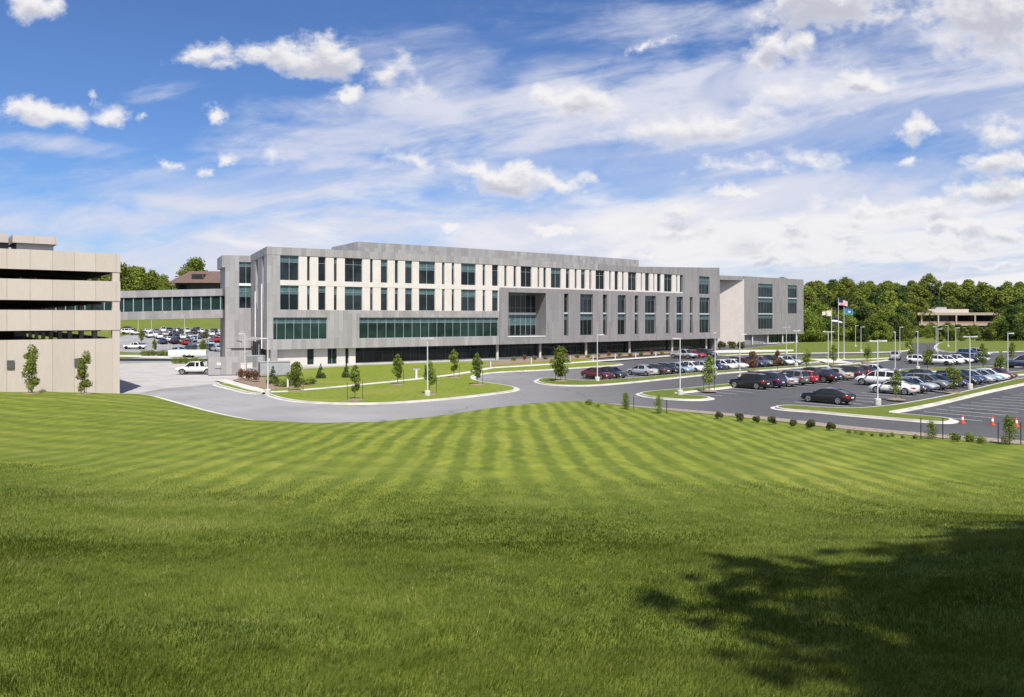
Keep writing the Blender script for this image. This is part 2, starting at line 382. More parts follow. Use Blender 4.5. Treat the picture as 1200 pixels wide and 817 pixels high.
# ------------------------------------------------------------------ helpers
def link(o, parent=None):
    COL.objects.link(o)
    if parent is not None: o.parent = parent
    return o
def tag(o, label=None, cat=None, group=None, kind=None):
    if label: o['label'] = label
    if cat: o['category'] = cat
    if group: o['group'] = group
    if kind: o['kind'] = kind
    return o
def empty(name, loc=(0, 0, 0), rz=0.0):
    o = bpy.data.objects.new(name, None); o.location = loc; o.rotation_euler = (0, 0, rz)
    o.empty_display_size = .2
    return link(o)
class MB:
    """collects faces (with uv) for one mesh object"""
    def __init__(s): s.v = []; s.f = []; s.uv = []; s.mi = []
    def face(s, pts, uv=None, mi=0):
        i = len(s.v); s.v += [tuple(p) for p in pts]
        s.f.append(tuple(range(i, i+len(pts)))); s.mi.append(mi)
        s.uv += list(uv) if uv else [(p[0]*.7+p[1]*.7, p[2]) for p in pts]
    def prism(s, poly, z0, z1, mi=0, caps=True):
        """poly: list of (x, y), counter-clockwise; z0/z1 numbers or per-vertex lists"""
        n = len(poly)
        a = z0 if hasattr(z0, '__len__') else [z0]*n
        b = z1 if hasattr(z1, '__len__') else [z1]*n
        d = 0.0
        for i in range(n):
            j = (i+1) % n; p, q = poly[i], poly[j]
            L = math.hypot(q[0]-p[0], q[1]-p[1])
            s.face([(*p, a[i]), (*q, a[j]), (*q, b[j]), (*p, b[i])], [(d, a[i]), (d+L, a[j]), (d+L, b[j]), (d, b[i])], mi)
            d += L
        if caps:
            s.face([(*poly[i], b[i]) for i in range(n)], [poly[i] for i in range(n)], mi)
            s.face([(*poly[i], a[i]) for i in reversed(range(n))], [poly[i] for i in reversed(range(n))], mi)
    def box(s, x0, x1, y0, y1, z0, z1, mi=0):
        s.prism([(x0, y0), (x1, y0), (x1, y1), (x0, y1)], z0, z1, mi)
    def tube(s, p, q, r0, r1=None, n=10, mi=0, caps=True):
        p = Vector(p); q = Vector(q); r1 = r0 if r1 is None else r1
        w = (q-p).normalized(); u = w.orthogonal().normalized(); v = w.cross(u)
        A = [p+(u*math.cos(t)+v*math.sin(t))*r0 for t in (2*math.pi*k/n for k in range(n))]
        B = [q+(u*math.cos(t)+v*math.sin(t))*r1 for t in (2*math.pi*k/n for k in range(n))]
        for k in range(n):
            j = (k+1) % n; s.face([A[k], A[j], B[j], B[k]], None, mi)
        if caps:
            s.face(list(reversed(A)), None, mi); s.face(B, None, mi)
    def lathe(s, prof, n=14, c=(0, 0, 0), mi=0):
        for (r0, z0), (r1, z1) in zip(prof, prof[1:]):
            for k in range(n):
                a, b = 2*math.pi*k/n, 2*math.pi*(k+1)/n
                P = lambda r, z, t: (c[0]+r*math.cos(t), c[1]+r*math.sin(t), c[2]+z)
                if r1 < 1e-6: s.face([P(r0, z0, a), P(r0, z0, b), P(r1, z1, a)], None, mi)
                elif r0 < 1e-6: s.face([P(r0, z0, a), P(r1, z1, b), P(r1, z1, a)], None, mi)
                else: s.face([P(r0, z0, a), P(r0, z0, b), P(r1, z1, b), P(r1, z1, a)], None, mi)
    def mesh(s, name, mats, smooth=False, weld=False):
        me = bpy.data.meshes.new(name)
        me.from_pydata(s.v, [], s.f); 
        ul = me.uv_layers.new(name='UVMap')
        ul.data.foreach_set('uv', np.array(s.uv, dtype=np.float32).ravel())
        me.polygons.foreach_set('material_index', np.array(s.mi, dtype=np.int32))
        for m in (mats if isinstance(mats, (list, tuple)) else [mats]): me.materials.append(m)
        if weld:
            bm = bmesh.new(); bm.from_mesh(me); bmesh.ops.remove_doubles(bm, verts=bm.verts, dist=1e-4)
            bmesh.ops.recalc_face_normals(bm, faces=bm.faces); bm.to_mesh(me); bm.free()
        if smooth: me.polygons.foreach_set('use_smooth', [True]*len(me.polygons))
        me.update(); return me
    def build(s, name, mats, parent=None, smooth=False, weld=False):
        return link(bpy.data.objects.new(name, s.mesh(name, mats, smooth, weld)), parent)

def sm(x, a, b):
    t = np.clip((x-a)/(b-a), 0, 1); return t*t*(3-2*t)
def height(x, y):
    """ground level: flat campus, a grass slope to the north-west, a wooded ridge to the north-east"""
    left = np.clip((y-212)*.095, 0, 17) 
    right = np.clip((y-345)*.085, 0, 19)
    f = sm(x, -45, 15)
    h = left*(1-f)+right*f
    h = h*sm(y, 205, 225)
    return h
def H(x, y): return float(height(np.float64(x), np.float64(y)))
def gp(px, py, z=0.0):
    """the ground point seen at (px, py) of the photograph"""
    Z = FL*(EYE-z)/(py-HZ)
    return ((px-600)*Z/FL, Z)
def gph(px, py):
    """the same on sloping ground"""
    dx, dz = (px-600)/FL, (HZ-py)/FL
    t = 40.0
    while t < 900 and EYE+dz*t > H(dx*t, t): t += .25
    return (dx*t, t)
U = (math.cos(R(40.5)), math.sin(R(40.5))); V = (-U[1], U[0])     # the car parks' own grid
def uv_pt(p, a, b): return (p[0]+U[0]*a+V[0]*b, p[1]+U[1]*a+V[1]*b)

def area2(p): return sum(p[i][0]*p[(i+1) % len(p)][1]-p[(i+1) % len(p)][0]*p[i][1] for i in range(len(p)))
def ccw(p): return p if area2(p) > 0 else list(reversed(p))
def chaikin(p, n=2, closed=True):
    for _ in range(n):
        q = []
        N = len(p)
        for i in range(N if closed else N-1):
            a, b = p[i], p[(i+1) % N]
            q += [(a[0]*.75+b[0]*.25, a[1]*.75+b[1]*.25), (a[0]*.25+b[0]*.75, a[1]*.25+b[1]*.75)]
        if not closed: q = [p[0]]+q+[p[-1]]
        p = q
    return p
def offset(p, d, closed=True):
    """move a counter-clockwise outline inwards by d (outwards if negative)"""
    N = len(p); out = []
    for i in range(N):
        if closed: a, b, c = p[i-1], p[i], p[(i+1) % N]
        else: a, b, c = p[max(i-1, 0)], p[i], p[min(i+1, N-1)]
        def nrm(u, v):
            L = math.hypot(v[0]-u[0], v[1]-u[1])
            return None if L < 1e-6 else (-(v[1]-u[1])/L, (v[0]-u[0])/L)
        n1 = nrm(a, b) or nrm(b, c); n2 = nrm(b, c) or n1
        mx, my = n1[0]+n2[0], n1[1]+n2[1]; L = math.hypot(mx, my)
        if L < .3: mx, my = n1; k = 1
        else: mx /= L; my /= L; k = min(1.6, 1/max(.3, mx*n1[0]+my*n1[1]))
        out.append((b[0]+mx*d*k, b[1]+my*d*k))
    return out
def sheet(name, poly, mat, dz, follow=False, kind='structure'):
    me = bpy.data.meshes.new(name); bm = bmesh.new()
    pl = ccw(poly); nn = len(pl)
    res = delaunay_2d_cdt([Vector(q) for q in pl], [], [list(range(nn))], 1, 1e-4)
    vs = [bm.verts.new((q.x, q.y, 0)) for q in res[0]]
    for fc in res[2]:
        cx = sum(res[0][i].x for i in fc)/len(fc); cy = sum(res[0][i].y for i in fc)/len(fc)
        w = 0                                   # keep what the outline goes round once, anticlockwise
        for i in range(nn):
            (ax, ay), (bx, by) = pl[i], pl[(i+1) % nn]
            cr = (bx-ax)*(cy-ay)-(cx-ax)*(by-ay)
            if ay <= cy < by and cr > 0: w += 1
            elif by <= cy < ay and cr < 0: w -= 1
        if w > 0: bm.faces.new([vs[i] for i in fc])
    if follow:
        ys = [v.co.y for v in bm.verts]; xs = [v.co.x for v in bm.verts]
        k = min(ys)
        while k < max(ys):
            k += 5
            bmesh.ops.bisect_plane(bm, geom=bm.verts[:]+bm.edges[:]+bm.faces[:], plane_co=(0, k, 0), plane_no=(0, 1, 0))
        k = min(xs)
        while k < max(xs):
            k += 8
            bmesh.ops.bisect_plane(bm, geom=bm.verts[:]+bm.edges[:]+bm.faces[:], plane_co=(k, 0, 0), plane_no=(1, 0, 0))
    for v in bm.verts: v.co.z = (H(v.co.x, v.co.y) if follow else 0)+dz
    bmesh.ops.recalc_face_normals(bm, faces=bm.faces)
    for f in bm.faces:
        if f.normal.z < 0: f.normal_flip()
    bm.to_mesh(me); bm.free(); me.materials.append(mat)
    o = link(bpy.data.objects.new(name, me))
    if kind: o['kind'] = kind
    return o
def ring(mb, outer, inner, z, mi=0):
    n = len(outer)
    for i in range(n):
        j = (i+1) % n
        mb.face([(*outer[i], z), (*outer[j], z), (*inner[j], z), (*inner[i], z)], None, mi)
def wall_ring(mb, p, z0, z1):
    n = len(p)
    for i in range(n):
        j = (i+1) % n
        mb.face([(*p[i], z0), (*p[j], z0), (*p[j], z1), (*p[i], z1)])
def island(name, pts, mat='turf', kerb=.22, gutter=.4, smooth=2, world=False, z=.14):
    p = ccw(chaikin(pts if world else [gp(*q) for q in pts], smooth))
    inner = offset(p, kerb)
    k = MB(); wall_ring(k, p, -.05, .15); ring(k, p, inner, .15)
    g_out = offset(p, -gutter)
    ring(k, g_out, p, .012)
    tag(k.build('kerb', M['concrete']), kind='structure')
    sheet(name, inner, M[mat], z)
    return p
def strip(name, pts, w, mat, dz, world=False, smooth=2, kind='structure'):
    c = chaikin(pts if world else [gp(*q) for q in pts], smooth, False)
    l = offset(c, w/2, False); r = offset(c, -w/2, False)
    return sheet(name, l+list(reversed(r)), M[mat], dz, kind=kind)
def copy_thing(root):
    c = root.copy(); COL.objects.link(c)
    for ch in root.children:
        d = ch.copy(); COL.objects.link(d); d.parent = c
        for g_ in ch.children:
            e = g_.copy(); COL.objects.link(e); e.parent = d
    return c

# ------------------------------------------------------------------ ground
def ground():
    xs = np.concatenate([np.arange(-2600, -300, 100), np.arange(-300, 420, 8), np.arange(420, 2700, 100)]).astype(float)
    ys = np.concatenate([np.arange(-600, 120, 60), np.arange(120, 200, 20), np.arange(200, 640, 6), np.arange(640, 3400, 120)]).astype(float)
    X, Y = np.meshgrid(xs, ys); Z = height(X, Y)-.03
    nx, ny = len(xs), len(ys)
    me = bpy.data.meshes.new('ground')
    idx = np.arange(nx*ny).reshape(ny, nx)
    f = np.stack([idx[:-1, :-1], idx[:-1, 1:], idx[1:, 1:], idx[1:, :-1]], -1).reshape(-1, 4)
    me.from_pydata(np.stack([X, Y, Z], -1).reshape(-1, 3).tolist(), [], f.tolist())
    me.polygons.foreach_set('use_smooth', [True]*len(me.polygons))
    me.materials.append(M['field'])
    tag(link(bpy.data.objects.new('ground', me)), kind='structure')
ground()

# edge of the mown bank along the ring road (from behind the garage to the south-east)
EDGE_PX = [(168,463),(200,472.5),(250,486.5),(300,496),(350,500.5),(400,502),(450,500.5),(500,494),(560,483.5),(620,475.5),(660,472.6),(690,472.9),(720,475.4),(740,477.4),(800,482),(860,487.2),(920,493.4),(1000,502.6),(1100,512.4),(1200,519.8)]
edge = [(-110,122),(-80,101),(-60,89),(-47,82),(-41,79.6)]+[gp(*q) for q in EDGE_PX]+[(45,34),(75,4),(115,-36)]
edge = chaikin(edge, 3, False)
E = np.array(edge)
def edge_dist(P):
    """signed distance of points (n,2) from the edge, positive on the bank's side"""
    best = np.full(len(P), 1e9)
    for a, b in zip(E[:-1], E[1:]):
        ab = b-a; L2 = (ab**2).sum()
        if L2 < 1e-9: continue
        t = np.clip(((P-a)@ab)/L2, 0, 1)
        d = np.linalg.norm(P-(a+t[:, None]*ab), axis=1)
        best = np.minimum(best, d)
    return best
def brow(P):
    """metres in front of (positive: nearer than) the brow where the steep near bank begins"""
    return 22.0+.013*np.minimum(np.abs(P[:, 0]), 30)**2+.5*np.sin(P[:, 0]*.23)-P[:, 1]
def bank_z(P, s=None):
    s = edge_dist(P) if s is None else s
    x, y = P[:, 0], P[:, 1]
    bulge = np.exp(-((x+9)/16.0)**2)
    z = .14+.058*s+bulge*.75*(1-np.exp(-s/3.0))*np.exp(-np.maximum(s, 0)/13.0)+.35*(1-np.exp(-s/6.0))*(1-sm(x, -4, 9))
    k = 6.0
    q = brow(P)
    up = np.where(q/k > 30, q, k*np.log1p(np.exp(np.clip(q/k, -40, 30))))
    over = np.maximum(0, q-30)
    right_bank = 1.0*sm(x-.25*y, -1.0, 8.0)*sm(q, 2.0, 14.0)*sm(y, -2.0, 6.0)
    z = z+right_bank+.098*up-.15*over*np.minimum(1, over/8)
    z = z+.045*np.sin(x*.55+1.3)*np.cos(y*.41)*np.minimum(1, s/5)+.03*np.sin(x*1.3+y*.9)*np.minimum(1, s/5)
    return z
def bank():
    O = np.array([0.0, -34.0])
    closing = [(115,-110),(-125,-110),(-125,122)]
    B = edge+closing
    # resample the outline
    pts = []
    for a, b in zip(B, B[1:]+B[:1]):
        L = math.hypot(b[0]-a[0], b[1]-a[1]); n = max(1, int(L/1.2))
        pts += [(a[0]+(b[0]-a[0])*k/n, a[1]+(b[1]-a[1])*k/n) for k in range(n)]
    Bp = np.array(pts); n = len(Bp); m = 130
    T = 1-(1-np.linspace(0, 1, m))**1.15
    P = O+(Bp-O)[None]*T[:, None, None]
    P = P.reshape(-1, 2); s = edge_dist(P)
    # outline points that are not on the edge (sides and back) keep their own height
    z = bank_z(P, s)
    co = np.column_stack([P, z])
    idx = np.arange(n*m).reshape(m, n)
    nxt = np.roll(idx, -1, 1)
    f = np.stack([idx[:-1], nxt[:-1], nxt[1:], idx[1:]], -1).reshape(-1, 4)
    me = bpy.data.meshes.new('lawn')
    me.from_pydata(co.tolist(), [], f.tolist())
    at = me.attributes.new('mown', 'FLOAT', 'POINT')
    wob = .9*np.sin(P[:, 0]*.35)+.5*np.sin(P[:, 0]*.9+2)
    at.data.foreach_set('value', (1-sm(brow(P)+wob*1.2, -5.0, 6.0)).astype(np.float32))
    bm = bmesh.new(); bm.from_mesh(me); bmesh.ops.recalc_face_normals(bm, faces=bm.faces)
    up = sum(f_.normal.z for f_ in bm.faces)
    if up < 0: bmesh.ops.reverse_faces(bm, faces=bm.faces)
    bm.to_mesh(me); bm.free()
    me.polygons.foreach_set('use_smooth', [True]*len(me.polygons))
    me.materials.append(M['lawn'])
    tag(link(bpy.data.objects.new('lawn', me)), kind='structure')
    # kerb along the road
    k = MB(); e = edge; o1 = offset(e, -.16, False); g1 = offset(e, -.75, False)
    if o1[40][1] < e[40][1]: o1 = offset(e, .16, False); g1 = offset(e, .75, False)
    for i in range(len(e)-1):
        k.face([(*e[i], .155), (*e[i+1], .155), (*o1[i+1], .155), (*o1[i], .155)])
        k.face([(*o1[i], .155), (*o1[i+1], .155), (*o1[i+1], -.03), (*o1[i], -.03)])
        k.face([(*o1[i], .010), (*o1[i+1], .010), (*g1[i+1], .010), (*g1[i], .010)])
    tag(k.build('kerb', M['concrete']), kind='structure')
bank()

# paving: one sheet for the ring road and the car parks, one pale apron by the garage
sheet('road', [(-36,60),(-60,92),(-75,130),(-75,214),(-30,214),(60,246),(190,246),(260,180),(180,60),(110,-60),(60,0)]+[(20,40),(0,35),(-20,40)], M['asphalt'], 0.0)
sheet('driveway', [gp(*q) for q in [(60,480),(188,456),(256,449.5),(290,446),(320,436),(310,424.5),(230,424),(140,426.5),(40,432)]], M['conc_drive'], .008)
LOT_NW = [(-86,176),(-36,176),(-36,256),(-120,256),(-120,200)]
sheet('car_park', LOT_NW, M['asphalt'], .02, True)
strip('pavement', [(100,417.5),(165,417),(215,419.5),(262,419.8)], 7.5, 'concrete', .012)

# planted islands and lawns of the campus, traced on the ground
A_OUT = [(316,463.8),(332,468.8),(360,472.6),(420,474.6),(470,472.7),(530,468),(572,463),(598,459.6),(606,457.2),(603,454.6),(590,452),(570,449.5),(556,446.5),(552,443),(557,440),(580,436.8),(640,434.3),(690,430.8),(722,428.8),(730,427.3),(722,426.3),(700,425.6),(690,420.5),(640,421.6),(585,423.7),(500,426.3),(420,429),(385,431.5),(330,435),(312,441),(292,446),(290,450),(302,457)]
island('lawn', A_OUT, 'turf', .22, .42)
island('lawn', [(250,450.6),(264,449.6),(300,457.8),(312,461.6),(296,462.4),(272,456.5)], 'turf', .25, .5)
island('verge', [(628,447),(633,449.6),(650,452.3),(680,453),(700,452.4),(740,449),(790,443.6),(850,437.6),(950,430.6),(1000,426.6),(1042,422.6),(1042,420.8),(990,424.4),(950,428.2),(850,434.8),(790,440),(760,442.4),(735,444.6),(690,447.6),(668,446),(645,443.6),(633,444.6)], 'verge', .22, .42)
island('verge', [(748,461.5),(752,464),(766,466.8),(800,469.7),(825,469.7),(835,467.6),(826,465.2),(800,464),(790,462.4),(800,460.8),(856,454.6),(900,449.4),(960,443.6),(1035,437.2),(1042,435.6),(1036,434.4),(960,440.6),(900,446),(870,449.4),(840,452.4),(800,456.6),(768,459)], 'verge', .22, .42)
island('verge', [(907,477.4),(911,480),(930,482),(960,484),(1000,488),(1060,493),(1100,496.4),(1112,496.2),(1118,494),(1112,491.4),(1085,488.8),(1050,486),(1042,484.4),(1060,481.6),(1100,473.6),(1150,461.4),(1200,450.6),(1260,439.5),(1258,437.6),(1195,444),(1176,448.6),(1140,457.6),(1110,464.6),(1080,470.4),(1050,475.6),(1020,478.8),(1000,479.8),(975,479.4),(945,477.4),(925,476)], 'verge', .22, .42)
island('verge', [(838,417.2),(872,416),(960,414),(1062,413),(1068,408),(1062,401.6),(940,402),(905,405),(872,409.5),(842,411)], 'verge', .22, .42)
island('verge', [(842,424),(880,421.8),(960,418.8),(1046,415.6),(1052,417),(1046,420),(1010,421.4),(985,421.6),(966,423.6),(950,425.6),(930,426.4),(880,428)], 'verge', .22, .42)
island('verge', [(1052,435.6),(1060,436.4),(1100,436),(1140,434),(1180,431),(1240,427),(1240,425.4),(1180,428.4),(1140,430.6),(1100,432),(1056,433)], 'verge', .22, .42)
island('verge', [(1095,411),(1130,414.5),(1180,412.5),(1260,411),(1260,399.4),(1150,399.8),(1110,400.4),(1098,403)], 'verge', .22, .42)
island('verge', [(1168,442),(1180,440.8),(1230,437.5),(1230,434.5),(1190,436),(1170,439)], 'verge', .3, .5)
# paths
PATH = [(258,446.5),(276,451),(300,458.5),(318,461.6),(350,459),(400,454.6),(480,446.6),(540,439.4),(575,432.4),(640,428.3),(700,424.2),(783,418.4),(845,412.8)]
strip('path', PATH[:9], 1.5, 'concrete', .158)
strip('path', [(575,432.4),(640,428.3),(700,424.2),(783,418.2),(845,412.6)], 2.6, 'concrete', .170)
sheet('pavement', [gp(*q) for q in [(560,430.5),(640,424.5),(700,420.6),(783,415.2),(842,410.5),(842,408.2),(780,411.5),(690,416.5),(585,424.2)]], M['mulch'], .162)
sheet('plaza', [gp(*q) for q in [(836,414.6),(872,414.2),(930,412.4),(930,410.6),(872,410.8),(838,411.4)]], M['concrete'], .165)
strip('path', [(958,421.5),(972,423.4),(985,426.4)], 4.5, 'concrete', .168)
sheet('planting_bed', [gp(*q) for q in [(272,446.8),(284,444),(306,443),(330,448.5),(374,450.5),(352,455.4),(318,458.3),(300,455),(286,450.8)]], M['mulch'], .156)
# gravel bed along the top of the bank's kerb, north-east side
gb = [gp(*q) for q in EDGE_PX[11:]]+[(45,34)]
gb = chaikin(gb, 2, False)
def inside_edge(pts, d):
    a = offset(pts, d, False); b = offset(pts, -d, False)
    return a if math.hypot(*a[len(a)//2]) < math.hypot(*b[len(b)//2]) else b
gi = inside_edge(gb, 3.0)
gi = [(p[0]+(q[0]-p[0])*min(1, .25+.75*k/14), p[1]+(q[1]-p[1])*min(1, .25+.75*k/14)) for k, (p, q) in enumerate(zip(gb, gi))]
bed = MB()
for i in range(len(gb)-1):
    def lift(p): return (p[0], p[1], float(bank_z(np.array([p]))[0])+.03)
    mid = [((gb[q][0]+gi[q][0])/2, (gb[q][1]+gi[q][1])/2) for q in (i, i+1)]
    bed.face([lift(gb[i]), lift(gb[i+1]), lift(mid[1]), lift(mid[0])]); bed.face([lift(mid[0]), lift(mid[1]), lift(gi[i+1]), lift(gi[i])])
tag(bed.build('planting_bed', M['gravel'], weld=True), kind='structure')

# painted bay lines
ln = MB()
def bay_lines(base, n, depth, step=2.75, first=0, sign=1):
    for k in range(first, n):
        p = uv_pt(base, k*step, 0); q = uv_pt(base, k*step, depth*sign)
        w = .06
        a = (U[0]*w, U[1]*w)
        ln.face([(p[0]-a[0], p[1]-a[1], .006), (p[0]+a[0], p[1]+a[1], .006), (q[0]+a[0], q[1]+a[1], .006), (q[0]-a[0], q[1]-a[1], .006)])
ROW1 = gp(760, 442.4); ROW2 = gp(880, 455.2); ROW3 = gp(1048, 461.5); STRIP_D = gp(1050, 485.0)
bay_lines(uv_pt(ROW1, -10.5, .8), 24, 5.2)
bay_lines(uv_pt(ROW2, -1.4, 2.6), 16, 5.4, 2.75, -5, -1)
bay_lines(uv_pt(ROW3, -1.4, -2.4), 16, 5.2, 2.75, -5)
bay_lines(uv_pt(STRIP_D, .5, -.9), 24, 5.4, 2.75, 0, -1)
tag(ln.build('road_marking', M['paint_line']), kind='structure')
# ------------------------------------------------------------------ facades
class Facade:
    """a wall following a plan line (left to right as seen from outside); d is metres out from it"""
    def __init__(s, pts):
        s.P = [Vector((p[0], p[1])) for p in pts]
        s.S = [0.0]
        for a, b in zip(s.P, s.P[1:]): s.S.append(s.S[-1]+(b-a).length)
        s.L = s.S[-1]
    def at(s, t, d=0.0):
        i = 0
        while i < len(s.S)-2 and t > s.S[i+1]: i += 1
        a, b = s.P[i], s.P[i+1]; k = (t-s.S[i])/max(1e-6, s.S[i+1]-s.S[i])
        def nrm(i):
            dd = (s.P[min(i+1, len(s.P)-1)]-s.P[min(i, len(s.P)-2)]).normalized() if i < len(s.P)-1 else (s.P[-1]-s.P[-2]).normalized()
            return Vector((dd.y, -dd.x))
        n0 = (nrm(max(i-1, 0))+nrm(i)).normalized(); n1 = (nrm(i)+nrm(min(i+1, len(s.P)-2))).normalized()
        n = (n0*(1-k)+n1*k).normalized()
        p = a.lerp(b, k)+n*d
        return (p.x, p.y)
    def px(s, px):
        """wall position seen at photograph column px"""
        r = (px-600)/FL
        g = lambda t: s.at(t)[0]-r*s.at(t)[1]
        lo, hi = 0.0, s.L
        if g(lo) > 0: return lo
        if g(hi) < 0: return hi
        for _ in range(40):
            m = (lo+hi)/2
            if g(m) < 0: lo = m
            else: hi = m
        return (lo+hi)/2
    def slab(s, mb, t0, t1, z0, z1, d0, d1, mi=0, seg=1.6, caps=True):
        """curved block between wall positions, heights (numbers or functions of t) and depths"""
        fz0 = z0 if callable(z0) else (lambda t: z0); fz1 = z1 if callable(z1) else (lambda t: z1)
        n = max(1, int(math.ceil((t1-t0)/seg))); T = [t0+(t1-t0)*k/n for k in range(n+1)]
        for a, b in zip(T, T[1:]):
            oa, ob, ia, ib = s.at(a, d1), s.at(b, d1), s.at(a, d0), s.at(b, d0)
            mb.face([(*oa, fz0(a)), (*ob, fz0(b)), (*ob, fz1(b)), (*oa, fz1(a))], [(a, fz0(a)), (b, fz0(b)), (b, fz1(b)), (a, fz1(a))], mi)
            if caps:
                mb.face([(*ib, fz0(b)), (*ia, fz0(a)), (*ia, fz1(a)), (*ib, fz1(b))], [(b, fz0(b)), (a, fz0(a)), (a, fz1(a)), (b, fz1(b))], mi)
                mb.face([(*oa, fz1(a)), (*ob, fz1(b)), (*ib, fz1(b)), (*ia, fz1(a))], [(a, 0), (b, 0), (b, d1-d0), (a, d1-d0)], mi)
                mb.face([(*ia, fz0(a)), (*ib, fz0(b)), (*ob, fz0(b)), (*oa, fz0(a))], [(a, 0), (b, 0), (b, d1-d0), (a, d1-d0)], mi)
        for t, flip in ((t0, 1), (t1, 0)):
            o, i = s.at(t, d1), s.at(t, d0)
            q = [(*i, fz0(t)), (*o, fz0(t)), (*o, fz1(t)), (*i, fz1(t))]
            u = [(t-(d1-d0), fz0(t)), (t, fz0(t)), (t, fz1(t)), (t-(d1-d0), fz1(t))]
            if not flip: q.reverse(); u.reverse()
            mb.face(q, u, mi)
    def window(s, parent, t0, t1, z0, z1, d=-.28, cols=1, rows=(), blind=0.0, g='glass', mull='mullion', bar=.055, name='window'):
        """glazing of its own with a frame as its sub-part"""
        mb = MB()
        s.slab(mb, t0-.02, t1+.02, z0-.02, z1+.02, d-.05, d)
        if blind: s.slab(mb, t0+.03, t1-.03, z1-blind*(z1-z0), z1-.03, d+.004, d+.012, 1)
        w = mb.build(name, [M[g], M['blind']], parent)
        fr = MB()
        s.slab(fr, t0, t0+bar, z0, z1, d-.02, d+.08); s.slab(fr, t1-bar, t1, z0, z1, d-.02, d+.08)
        for k in range(1, cols):
            t = t0+(t1-t0)*k/cols
            s.slab(fr, t-bar/2, t+bar/2, z0, z1, d-.02, d+.085)
        for z in (z0, z1-bar): s.slab(fr, t0+bar, t1-bar, z, z+bar, d-.02, d+.075)
        for q in rows:
            z = z0+(z1-z0)*q
            s.slab(fr, t0+bar, t1-bar, z, z+bar*.8, d-.02, d+.07)
        fr.build('frame', M[mull], w)
        return w
    def row(s, mb, t0, t1, z0, z1, holes, d0, d1, mi=0):
        """solid wall between the holes [(a, b), ...]"""
        t = t0
        for a, b in sorted(holes)+[(t1, t1)]:
            if a > t+.01: s.slab(mb, t, min(a, t1), z0, z1, d0, d1, mi)
            t = max(t, b)

